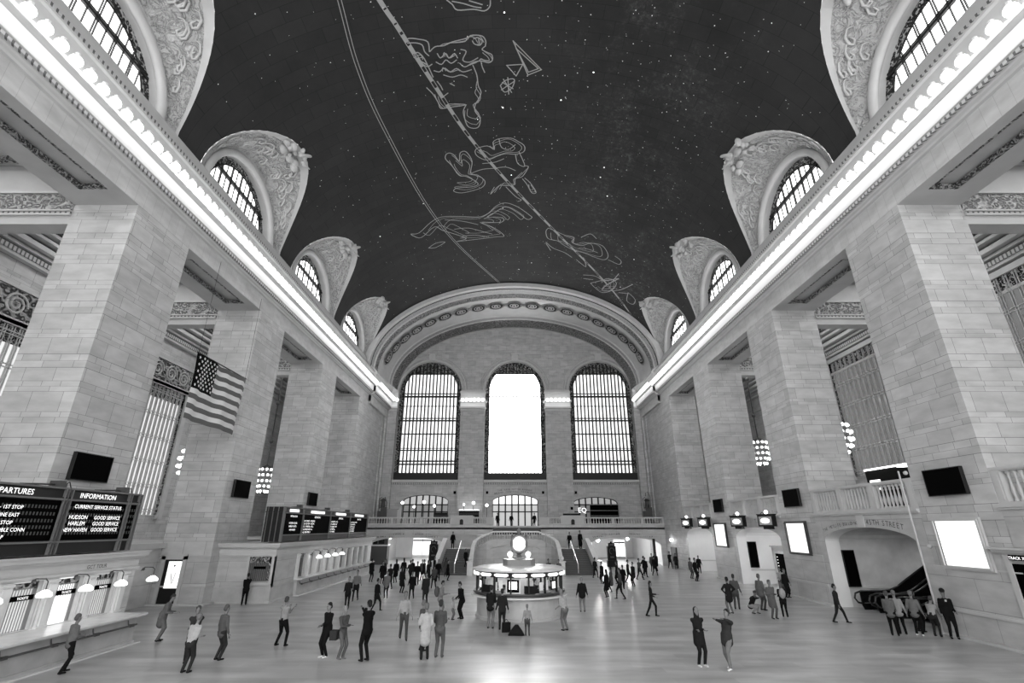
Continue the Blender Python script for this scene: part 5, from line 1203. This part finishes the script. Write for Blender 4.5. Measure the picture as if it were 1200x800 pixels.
# ------------------------------------------------------------------ people
def cloth(g):
    g = g*.32 if g < .1 else g*.6
    return mat('cloth_%04d' % int(g*10000), g, .9, var=.12, vscale=9, spec=.15)
SKIN = mat('skin', .17, .55, spec=.3)
def capsule(mb, p0, r0, p1, r1, kx=1.0, ky=1.0, n=10, X=Vector((1, 0, 0))):
    p0 = Vector(p0); p1 = Vector(p1); d = p1-p0; L = d.length
    d = d.normalized() if L > 1e-5 else Vector((0, 0, 1))
    a = X-d*X.dot(d)
    if a.length < .2: a = Vector((0, 1, 0))-d*d.y
    a.normalize(); b = d.cross(a); rings = []
    for t in (-80, -50, -20): t = math.radians(t); rings.append((p0+d*math.sin(t)*r0, r0*math.cos(t)))
    for t in (20, 50, 80): t = math.radians(t); rings.append((p1+d*math.sin(t)*r1, r1*math.cos(t)))
    vs = [c+(a*math.cos(2*PI*k/n)*kx+b*math.sin(2*PI*k/n)*ky)*r for c, r in rings for k in range(n)]
    fs = [(i*n+k, i*n+(k+1) % n, (i+1)*n+(k+1) % n, (i+1)*n+k) for i in range(5) for k in range(n)]
    fs += [tuple(range(n-1, -1, -1)), tuple(5*n+k for k in range(n))]
    mb.add(vs, fs)
def remesh(mb, name, material, parent, vox, sm=2, extra=None):
    me = bpy.data.meshes.new(name); me.from_pydata(mb.v, [], mb.f)
    bm = bmesh.new(); bm.from_mesh(me); bmesh.ops.recalc_face_normals(bm, faces=bm.faces); bm.to_mesh(me); bm.free()
    ob = bpy.data.objects.new(name, me); COL.objects.link(ob)
    m = ob.modifiers.new('r', 'REMESH'); m.mode = 'VOXEL'; m.voxel_size = vox
    if sm: s = ob.modifiers.new('s', 'SMOOTH'); s.iterations = sm; s.factor = .5
    dg = bpy.context.evaluated_depsgraph_get()
    new = bpy.data.meshes.new_from_object(ob.evaluated_get(dg)); bpy.data.objects.remove(ob); bpy.data.meshes.remove(me)
    if extra and extra.v:
        bm = bmesh.new(); bm.from_mesh(new); vs = [bm.verts.new(q) for q in extra.v]
        for f in extra.f:
            try: bm.faces.new([vs[i] for i in f])
            except ValueError: pass
        bm.to_mesh(new); bm.free()
    new.materials.clear(); new.materials.append(material)
    new.polygons.foreach_set('use_smooth', [True]*len(new.polygons)); new.name = name
    o = bpy.data.objects.new(name, new); COL.objects.link(o); o.parent = parent
    return o
def ik(S_, T, l1, l2, pole):
    d = T-S_; L = min(d.length, (l1+l2)*.995); d = d.normalized(); T2 = S_+d*L
    a = (l1*l1-l2*l2+L*L)/(2*L); hgt = math.sqrt(max(0, l1*l1-a*a))
    pp = pole-d*pole.dot(d)
    if pp.length < 1e-4: pp = Vector((0, 1, 0))
    return S_+d*a+pp.normalized()*hgt, T2
def person(loc, rz, h=1.72, label='', top=.05, bot=.03, shoe=.03, hair='short', hairg=.03, style='jacket', lean=0, side=0, hip=(0, 0, .93),
           feet=((.11, 0), (-.11, 0)), hands=((.31, -.06, .86), (-.31, -.06, .86)), look=0, nod=0, vox=.024, group=None, skirt=None, sleeves=True, z=0, fat=1.2, detail=True, cat='person', bare=False, epole=(0, 1, -.3)):
    t = empty('person', (loc[0], loc[1], z), rz, label=label, cat=cat, group=group)
    k = h/1.75; t.scale = (k, k, k)
    H_ = Vector(hip); V = Vector
    up = V((math.sin(side), -math.sin(lean)*math.cos(side), math.cos(lean)*math.cos(side))).normalized()
    chest = H_+up*.36; neck = H_+up*.53; X = V((1, 0, 0)); X = (X-up*X.dot(up)).normalized()
    hd = (up+V((0, -math.sin(nod), 0))).normalized(); head = neck+hd*.17+V((0, -.02, 0))
    sh = [neck-up*.075+X*.165, neck-up*.075-X*.165]
    hp = [H_+V((.09, 0, -.04)), H_+V((-.09, 0, -.04))]
    arms = []; legs = []
    for i in (0, 1):
        e, w = ik(sh[i], V(hands[i]), .29, .26, V((epole[0]*(1 if i == 0 else -1), epole[1], epole[2]))); arms.append((sh[i], e, w))
        f = feet[i]; fz = f[2] if len(f) > 2 else .08
        kn, an = ik(hp[i], V((f[0], f[1], fz)), .44, .43, V((0, -1, 0))); legs.append((hp[i], kn, an))
    # body ---------------------------------------------------------------
    b = MB()
    capsule(b, H_-up*.02, .13*fat, H_+up*.12, .115*fat, 1.15, .82, X=X); capsule(b, H_+up*.12, .115*fat, chest, .14*fat, 1.12, .76, X=X)
    capsule(b, chest, .135*fat, neck-up*.07, .07, 1.1, .72, X=X); capsule(b, sh[0], .05, sh[1], .05); capsule(b, neck-up*.06, .058, head, .056)
    F = V((math.sin(look), -math.cos(look), 0)); F = (F-hd*F.dot(hd)).normalized(); Rr = F.cross(hd)
    capsule(b, head+hd*.075-F*.005, .088, head-hd*.03+F*.012, .07, .92, 1.08, 12, X=Rr)
    capsule(b, head+F*.088+hd*.025, .011, head+F*.104-hd*.01, .016)            # nose
    capsule(b, head+F*.06-hd*.085, .026, head+F*.068-hd*.08, .024)             # chin
    for s_ in (-1, 1): capsule(b, head+Rr*.084*s_+hd*.025, .02, head+Rr*.082*s_-hd*.01, .014, .5, 1)
    ex = MB()
    for i, (s0, e, w) in enumerate(arms):
        capsule(b, s0, .058, e, .044); capsule(b, e, .042, w, .028)
        d = (w-e).normalized(); sg = 1 if i == 0 else -1
        side_v = d.cross(V((0, 0, 1))); side_v = side_v.normalized() if side_v.length > .1 else V((0, 1, 0))
        if abs(d.z) > .8: side_v = V((0, -1, 0))
        palm = w+d*.075; pn_ = d.cross(side_v).normalized()
        capsule(b, w, .028, palm, .034, 1, .55, X=side_v)
        for q in range(4):
            o_ = palm+side_v*(.026-.017*q)+d*.02; ln = (.07, .08, .075, .058)[q]; cu = pn_*(-.018*(1 if i else -1))
            ex.tube([o_, o_+d*ln*.5+cu*.4, o_+d*ln+cu*1.4], [.0095, .009, .006], 5)
        tb = w+d*.025+side_v*.026
        ex.tube([tb, tb+side_v*.03+d*.022, tb+side_v*.034+d*.06], [.012, .0105, .007], 5)
    for (a0, kn, an) in legs: capsule(b, a0, .088*fat, kn, .055); capsule(b, kn, .055, an, .036); capsule(b, an, .036, an+V((0, -.12, -.045)), .03, 1, .7)
    body = remesh(b, 'body', SKIN, t, vox, 2, ex if detail else None)
    # clothes -------------------------------------------------------------
    c = MB(); g = .008 if style == 'shirt' else .016
    capsule(c, H_+up*(.0 if style == 'shirt' else -.06), .135*fat+g, H_+up*.14, .118*fat+g, 1.15, .86, X=X); capsule(c, H_+up*.12, .115*fat+g, chest, .138*fat+g, 1.08, .8, X=X)
    capsule(c, chest, .138*fat+g, neck-up*.075, .075+g*.5, 1.1, .8, X=X); capsule(c, sh[0], .052+g, sh[1], .052+g, 1, 1); capsule(c, neck-up*.07, .06+g, neck-up*.0, .052+g*.5)
    for (s0, e, w) in arms:
        capsule(c, s0, .064+g, e, .05+g*.8)
        if sleeves: capsule(c, e, .044+g*.8, e+(w-e)*.93, .032+g*.6)
    if style == 'coat' or skirt:
        ln = skirt or .45; capsule(c, H_+up*.05, .14*fat+g, H_-V((0, 0, ln-.08)), .145*fat+g, 1.15, .95, X=X)
    if hair == 'hood': capsule(c, neck-up*.02, .1, head+hd*.075-F*.035, .1, 1.0, .95, X=Rr); 
    remesh(c, {'shirt': 'shirt', 'coat': 'coat', 'jacket': 'jacket'}[style], cloth(top), t, vox, 2)
    if not bare:
        c = MB()
        capsule(c, H_-up*.04, .145*fat, H_+up*.06, .13*fat, 1.12, .86, X=X)
        for (a0, kn, an) in legs: capsule(c, a0, .1*fat, kn, .072); capsule(c, kn, .072, an+V((0, 0, .0)), .056)
        remesh(c, 'trousers', cloth(bot), t, vox, 2)
    c = MB()
    for (a0, kn, an) in legs: capsule(c, an+V((0, .03, -.035)), .044, an+V((0, -.15, -.045)), .04, 1, .8); capsule(c, an+V((0, .0, .0)), .046, an+V((0, -.02, -.03)), .048)
    for i_ in range(len(c.v)): c.v[i_] = (c.v[i_][0], c.v[i_][1], max(c.v[i_][2], 0.002) if feet[0][1:] and True else c.v[i_][2])
    remesh(c, 'shoes', cloth(shoe) if shoe < .4 else mat('white_shoe', .7, .5), t, max(vox*.8, .02), 1)
    if hair not in ('hood', 'bald'):
        c = MB(); capsule(c, head+hd*.085-F*.018, .099, head+hd*.02-F*.05, .078, .98, 1.0, X=Rr)
        if hair == 'long': capsule(c, head+hd*.02-F*.05, .085, neck-up*.12-F*.07, .07, 1.2, .6, X=Rr)
        if hair == 'bun': capsule(c, head+hd*.06-F*.1, .045, head+hd*.06-F*.12, .045)
        if hair == 'cap': capsule(c, head+hd*.12-F*.01, .1, head+hd*.12+F*.01, .1, 1.05, 1.05, X=Rr); capsule(c, head+hd*.085+F*.06, .04, head+hd*.075+F*.12, .04, 1.6, .3, X=Rr)
        remesh(c, 'cap' if hair == 'cap' else 'hair', mat('hair_%02d' % int(hairg*100), hairg*.45, .7, spec=.2), t, vox, 1)
    if detail:
        e = MB().m(mat('eye', .02, .3))
        for s_ in (-1, 1): e.sphere(head+F*.088+Rr*.032*s_+hd*.035, .011, 6)
        e.m(mat('lips', .2, .6)).obox(head+F*.09-hd*.042, Rr*.022, F*.008, hd*.005).build('face_features', None, t)
    return t
P = person
FOLD = ((-.1, -.2, 1.13), (.1, -.22, 1.12))
P((6.16, 19.28), .15, 1.76, 'person in a dark hooded coat and white shoes with folded arms', .035, .03, .7, 'hood', style='coat', hands=FOLD, skirt=.28)
P((7.05, 19.0), -.9, 1.76, 'person leaning back and raising both hands by the hooded person', .09, .25, .6, lean=-.28, hip=(0, -.08, .92), feet=((.1, -.25), (-.1, .1)), hands=((.22, -.55, 1.55), (-.05, -.6, 1.5)), style='coat', skirt=.2)
P((7.18, 29.26), 1.3, 1.66, 'slim long haired person in black striding alone right of the booth', .03, .03, .03, 'long', feet=((.07, -.2), (-.07, .32)), hands=((.1, -.3, 1.1), (-.15, -.2, 1.0)), fat=.85)
P((11.7, 30.08), PI+.2, 1.78, 'person with hands on hips in a dark coat seen from behind', .04, .22, .05, 'short', style='coat', skirt=.3, hands=((.2, -.06, 1.02), (-.2, -.06, 1.02)), epole=(1, .3, 0))
P((13.05, 30.08), .5, 1.7, 'person crouching on the floor with camera raised', .03, .45, .04, 'bun', .12, hip=(0, .22, .42), lean=.5, feet=((.16, .0), (-.12, .1)), hands=((-.12, -.45, .85), (-.35, -.35, .88)), style='jacket')
P((13.27, 28.49), .1, 1.78, 'person in a long grey coat beside the backpack wearer', .16, .14, .04, 'short', .15, style='coat', skirt=.35, hands=((.1, -.3, 1.15), (-.2, -.2, 1.1)))
P((14.11, 29.0), PI-.35, 1.6, 'person in black with a pale backpack facing away', .03, .02, .03, 'long', .2, hands=((.2, -.25, 1.05), (-.2, -.28, 1.08)))
P((18.3, 36.66), .3, 1.74, 'person in black leaning at the wall under the second lit poster', .03, .03, .03, 'short', .1)
P((18.45, 37.5), -.6, 1.78, 'person in a white shirt standing at the wall by the middle passage', .6, .12, .05, 'short', .03, style='shirt', hands=FOLD)
P((12.7, 31.6), 2.6, 1.8, 'curly haired person in grey behind the long grey coat', .13, .1, .03, 'bun', .06, style='jacket')
P((14.0, 31.2), 2.0, 1.85, 'tall person in a speckled grey jacket behind the backpack wearer', .18, .1, .03, 'short', .2, style='coat', skirt=.2)
# queue by the escalator
P((16.41, 24.27), 2.5, 1.72, 'person in a grey jacket and black trousers at the left end of the escalator queue', .17, .01, .03, 'short', .12, hands=((.2, -.3, 1.0), (-.2, -.3, 1.0)))
P((17.0, 24.6), 2.7, 1.70, 'person in a pale jacket second from the left in the escalator queue', .38, .01, .03, 'short', .3, lean=.15)
P((17.5, 24.3), 2.3, 1.72, 'person in a mottled grey jacket with light shoes in the escalator queue', .2, .012, .6, 'short', .28, lean=.12, fat=1.15)
P((18.2, 25.1), 1.9, 1.66, 'person in dark clothes with small bright patches beside the officer', .035, .03, .03, 'long', .04)
P((18.12, 24.1), 2.2, 1.62, 'bending person in a striped light top next to the officer', .42, .05, .03, 'short', .1, lean=.5, hip=(0, .1, .9), hands=((.2, -.4, .75), (-.2, -.4, .75)), style='shirt')
P((18.5, 23.7), -.5, 1.84, 'person in a dark police uniform and peaked cap by the wall', .015, .015, .02, 'cap', .02, hands=((.22, -.2, 1.0), (-.24, -.1, .9)))
MB().m(mat('badge', .7, .3, .5)).box(18.38, 23.50, 1.42, 18.44, 23.54, 1.5).build('police_badge', None, None)
tag(bpy.data.objects['police_badge'], 'small pale badge on the chest of the uniformed officer', 'badge')
P((16.0, 27.4), 1.0, 1.7, 'person in dark grey walking past the escalators', .06, .05, .03, feet=((.1, -.3), (-.1, .3)), vox=.03)
# around the booth
P((3.66, 30.65), PI, 1.74, 'bald person in a dark suit jacket standing right of the booth', .025, .3, .03, 'bald', style='coat', skirt=.15)
P((2.15, 25.4), -2.6, 1.68, 'stooping person in a pale shirt at the right of the booth counter', .5, .2, .03, 'short', .4, lean=.35, style='shirt', hands=((.2, -.35, .95), (-.2, -.38, .95)))
P((-1.31, 25.9), PI-.2, 1.78, 'person in black leaning on the booth counter at the left', .03, .28, .04, 'short', .05, lean=.25, hands=((.2, -.4, 1.08), (-.2, -.4, 1.08)))
P((-.75, 25.6), PI+.1, 1.66, 'person in dark clothes with a grey bag at the booth counter', .05, .06, .04, 'short', .04)
P((-2.9, 28.49), -.9, 1.72, 'person in black leaning over a small child left of the booth', .012, .012, .02, 'short', lean=.22, hands=((.15, -.35, 1.0), (-.2, -.3, .95)))
P((-3.35, 28.2), 1.2, 1.02, 'small child in a pale top beside the person in black', .55, .2, .05, 'short', .3, style='shirt', fat=1.1)
P((-4.1, 28.9), 1.3, 1.72, 'person with a round grey backpack bending slightly, left of the booth', .28, .3, .04, 'short', .03, lean=.15, hands=((.15, -.35, 1.12), (-.15, -.35, 1.12)), style='shirt')
P((.38, 24.27), PI, 1.2, 'child in grey trousers standing before the booth', .4, .1, .04, 'short', .3, style='shirt')
# foreground left of centre
P((-3.42, 20.19), PI+.3, 1.76, 'person in a white knee length coat with a thin shoulder strap', .6, .04, .04, 'short', .25, style='coat', skirt=.42, hands=((.25, -.3, 1.2), (-.25, -.25, 1.1)))
P((-2.95, 20.5), PI-.1, 1.82, 'person in a grey T-shirt and grey trousers with back to us', .1, .14, .12, 'short', .06, style='shirt', sleeves=False, hands=((.2, -.3, 1.12), (-.2, -.3, 1.12)))
P((-3.75, 21.5), 2.2, 1.7, 'person in dark patterned clothing behind the white coat', .12, .05, .03, 'short', .25)
P((-5.48, 19.95), -2.3, 1.88, 'tall person in black raising a phone to take a picture', .012, .02, .05, 'short', .02, hands=((-.08, -.35, 1.5), (.02, -.38, 1.52)))
P((-7.1, 20.5), -.6, 1.74, 'person in an open black coat over a light scarf, with pale shoes', .015, .015, .45, 'short', .02, hands=((.1, -.3, 1.1), (.0, -.3, 1.05)), style='coat', skirt=.2)
P((-6.45, 20.3), 1.0, 1.66, 'blond person in a dark cardigan and grey leggings', .1, .16, .25, 'long', .45, style='coat', skirt=.25, hands=((.05, -.33, 1.15), (-.15, -.33, 1.12)), fat=.9)
P((-9.51, 22.32), PI-.25, 1.72, 'person in a light short sleeved shirt and black trousers with legs apart', .38, .015, .02, 'short', .1, style='shirt', sleeves=False, feet=((.22, 0), (-.22, 0)), hands=((.12, -.4, 1.35), (-.12, -.4, 1.35)))
P((-10.89, 18.5), PI-.1, 1.66, 'person in a white shirt with hunched back in the left foreground', .58, .07, .03, 'short', .3, lean=.25, style='shirt', hands=((.15, -.3, 1.05), (-.15, -.3, 1.05)), fat=1.15)
P((-11.6, 19.8), .4, 1.72, 'person in a dark jacket facing the white shirted person', .09, .06, .03, 'short', .12, hands=FOLD)
P((-10.75, 20.1), 2.6, 1.72, 'person in a grey jacket to the right of the white shirted person', .14, .08, .03, 'short', .15)
P((-15.0, 23.2), 1.9, 1.74, 'stooping person in a grey coat at the end of the near ticket counter', .17, .2, .04, 'short', .06, lean=.3, hands=((.2, -.4, 1.05), (-.2, -.4, 1.05)), style='coat', skirt=.35)
P((-14.85, 18.5), 2.7, 1.66, 'person in black trousers leaning at the near ticket counter', .2, .02, .04, 'short', .2, hands=((.15, -.3, 1.1), (-.15, -.3, 1.08)), style='jacket', feet=((.15, -.1), (-.15, .15)))
P((-16.6, 33.2), PI+.5, 1.72, 'person in a black suit reading at the grilled end window', .012, .012, .02, 'short', .02, lean=.2, hands=((.15, -.32, 1.2), (-.1, -.34, 1.2)), style='jacket')
P((-4.9, 23.6), .3, 1.78, 'person in a pale top walking in the middle left of the floor', .5, .1, .04, 'short', .2, style='shirt', feet=((.1, -.3), (-.1, .3)))
# stairs and balcony
P((-7.1, 60.1), .2, 1.78, 'person in black on the left stair landing by the wall', .012, .012, .02, z=2.15, vox=.035, style='coat', skirt=.3)
P((6.3, 60.1), -.3, 1.72, 'person in black at the head of the right stair handrail', .012, .015, .02, z=2.15, vox=.035)
P((7.5, 60.0), .5, 1.9, 'tall person in a long black coat on the right stair landing', .012, .015, .02, z=2.15, vox=.035, style='coat', skirt=.6)
P((-5.1, 54.9), .8, 1.7, 'person in black on the lower left stairs beside the central wall', .02, .02, .02, z=.62, vox=.035)
P((-.4, 67.2), .2, 1.7, 'person standing between the balustrades at the top of the grand stair', .03, .2, .03, z=4.4, vox=.04, detail=False)
P((-2.2, 67.0), .4, 1.75, 'person in dark clothes at the left post of the top of the stair', .02, .03, .03, z=4.4, vox=.04, detail=False)
P((2.6, 67.1), -.4, 1.75, 'person in dark clothes at the right post of the top of the stair', .02, .03, .03, z=4.4, vox=.04, detail=False)
# right-hand side, middle distance
P((15.9, 47.2), .6, 1.85, 'person in black with one pale sleeve by the far passages', .015, .015, .02, vox=.032)
P((19.0, 55.0), -.3, 1.66, 'long haired person in black in the mouth of the farthest right passage', .015, .015, .02, 'long', vox=.035)
P((16.3, 49.6), 2.0, 1.74, 'person in grey next to the person with one pale sleeve', .16, .1, .03, vox=.035)
P((1.7, 47.8), 0, 1.74, 'person in grey standing far behind the booth, left one of three', .12, .05, .03, vox=.04, detail=False)
P((2.9, 46.8), .3, 1.8, 'person in black standing far behind the booth, middle one of three', .02, .03, .03, vox=.04, detail=False)
P((3.9, 47.8), -.4, 1.7, 'person in pale grey standing far behind the booth, right one of three', .2, .05, .03, vox=.04, detail=False)
# staff inside the booth
for i, (x, y, g) in enumerate(((-1.1, 28.6, .03), (1.2, 28.7, .05), (.95, 30.6, .04))):
    P((x, y), (.2, -.3, 2.5)[i], 1.66, ['staff member in dark clothes behind the left windows of the booth', 'staff member in dark clothes behind the right windows of the booth', 'staff member at the back of the round booth'][i], g, g, .03, vox=.035, hands=((.15, -.3, 1.05), (-.15, -.3, 1.05)))
# bags carried or worn
tag(MB().sphere((14.0, 28.72, 1.15), .22, 10, (.8, .55, 1.15)).build('backpack', cloth(.5), smooth=True), 'pale backpack on the back of the person in black', 'backpack')
tag(MB().sphere((-4.28, 28.85, 1.22), .22, 10, (.7, .8, 1.2)).build('backpack', cloth(.12), smooth=True), 'round dark grey backpack worn left of the booth', 'backpack')
tag(MB().box(-6.85, 20.05, .62, -6.6, 20.35, .92).build('handbag', cloth(.09)), 'dark handbag held between the couple in the left foreground', 'bag')
tag(MB().box(-.75, 25.0, .0, -.35, 25.25, .38).tube([(-.68, 25.12, .36), (-.55, 25.12, .52), (-.42, 25.12, .36)], .015, 5).build('handbag', cloth(.02)), 'black handbag set down by the booth counter', 'bag')
# the moving crowd beneath the end arches and across the far floor
pool = [P((0, -40), 0, 1.74, 'x', .02, .02, .02, vox=.045, detail=False, feet=((.1, -.3), (-.1, .28)), hands=((.25, .2, .9), (-.25, -.25, .95))),
        P((0, -40), 0, 1.70, 'x', .04, .02, .02, 'long', vox=.045, detail=False, style='coat', skirt=.4),
        P((0, -40), 0, 1.76, 'x', .1, .03, .02, vox=.045, detail=False, style='shirt', feet=((.1, .25), (-.1, -.25))),
        P((0, -40), 0, 1.72, 'x', .02, .05, .02, vox=.045, detail=False, style='coat', skirt=.25, hands=((.2, -.25, 1.0), (-.27, 0, .85)))]
LP = [(-12.53, 46.49), (-11.23, 45.13), (-9.73, 41.51), (-10.24, 45.8), (-10.03, 47.94), (-9.14, 46.49), (-8.06, 43.86), (-8.49, 48.69), (-7.37, 45.13), (-6.32, 41.51), (-6.81, 47.2), (-6.64, 51.13), (-8.26, 38.93), (-8.7, 36.24), (-6.92, 35.82), (-5.58, 33.2), (-9.92, 31.87), (-10.38, 35.03), (-7.99, 30.95)]
RP = [(7.52, 50.29), (7.27, 45.13), (6.14, 36.66), (6.96, 39.42), (8.55, 45.13), (8.28, 41.51), (9.63, 45.8), (9.47, 43.24), (11.29, 48.69), (12.68, 51.99), (14.65, 56.83), (17.95, 61.43), (18.25, 60.21), (4.03, 30.95), (6.88, 35.82)]
adj = ['black', 'dark', 'grey', 'pale']
done = [(3.66, 30.65), (6.3, 60), (1.7, 47.8), (-4.85, 54.9), (2.9, 46.8), (3.9, 47.8), (-4.1, 28.9), (12.7, 31.6), (15.9, 47.2)]; used = [False]*4; rr = random.Random(11)
for nm, pts in (('left', LP), ('right', RP)):
    for i, (x, y) in enumerate(pts):
        for dx, dy in ((0, 0), (rr.uniform(.6, 1.2), rr.uniform(.5, 2))) if y > 46 else ((0, 0),):
            if abs(x+dx) > 17.5 or (-8.3 < x+dx < 8.6 and y+dy > 51): dx = dy = 0
            if any((x+dx-a)**2+(y+dy-b)**2 < .55 for a, b in done): continue
            done.append((x+dx, y+dy)); k = rr.randrange(4); src = pool[k]
            o = src if not used[k] else copy_tree(src); used[k] = True
            o.location = (x+dx, y+dy, 0); o.rotation_euler = (0, 0, rr.uniform(0, 2*PI)); s_ = rr.uniform(.93, 1.06); o.scale = (s_, s_, s_)
            g = rr.choice((.01, .015, .02, .03, .05, .1, .2))
            for c in o.children:
                if c.name.split('.')[0] in ('jacket', 'coat', 'shirt') and c.material_slots: c.material_slots[0].link = 'OBJECT'; c.material_slots[0].material = cloth(g)
            if y > 46: tag(o, 'one of the dark figures crowding the floor before the %s end arch' % nm, 'person', 'crowd before the %s end arch' % nm)
            else: tag(o, 'one of the figures walking across the open floor %s of the booth' % nm, 'person', 'walkers on the floor %s of the booth' % nm)
# ------------------------------------------------------------------ cornice lamps
def make_lamp():
    o = MB().sphere((0,0,0), .25, 12, (.9, 1, 1)).build('cornice_lamp', BULB, smooth=True)
    MB().tube([(0,0,.36), (0,0,.2)], [.12, .1], 8).build('socket', PLAINM, o)
    return o
lamp = make_lamp(); first = [True]
def put_lamp(x, y, z, label, group):
    o = lamp if first[0] else copy_tree(lamp)
    first[0] = False; o.location = (x, y, z); tag(o, label, 'lamp', group)
for s, nm in ((-1, 'left'), (1, 'right')):
    y = 10.2
    while y < 70.6:
        put_lamp(s*(18.08 if y < 62 else 17.76), y, 22.18, 'round glowing lamp in the row along the %s cornice' % nm, 'lamps along the %s cornice' % nm); y += .695
for xa, xb in ((-8.0, -4.4), (4.66, 8.36), (-17.45, -17.44), (17.8, 17.81)):
    n = 6 if xb-xa > 1 else 1
    for k in range(n):
        nm = 'left' if xa < 0 else 'right'
        if n > 1: put_lamp(xa+.3+(xb-xa-.6)*k/(n-1), YE-1.4, 22.2, 'round glowing lamp on the %s pier between the tall end windows' % nm, 'lamps on the %s end pier' % nm)
        else: put_lamp(xa, YE-1.4, 22.2, 'round glowing lamp at the %s corner beside the tall end window' % nm, None)
# ------------------------------------------------------------------ camera, world, render
cam = bpy.data.cameras.new('camera'); co = bpy.data.objects.new('camera', cam); COL.objects.link(co)
cam.sensor_width = 36; cam.lens = 568/1200*36; cam.clip_end = 300
cam.shift_x = -.3/1200
co.location = (-.28, 0, 4.4); co.rotation_euler = (PI/2+math.atan(218/568), 0, 0)
SC.camera = co
wd = bpy.data.worlds.new('world'); SC.world = wd; wd.use_nodes = True
bg = wd.node_tree.nodes['Background']; bg.inputs[0].default_value = (1, 1, 1, 1); bg.inputs[1].default_value = .85
SC.view_settings.view_transform = 'Standard'; SC.view_settings.look = 'None'
SC.view_settings.exposure = 2.2; SC.view_settings.gamma = 1; SC.view_settings.use_curve_mapping = False
cy = SC.cycles
cy.use_denoising = True
try: cy.denoiser = 'OPENIMAGEDENOISE'
except Exception: pass
cy.max_bounces = 6; cy.diffuse_bounces = 4; cy.glossy_bounces = 3; cy.transmission_bounces = 2
cy.caustics_reflective = False; cy.caustics_refractive = False
cy.sample_clamp_indirect = 6; cy.use_light_tree = True
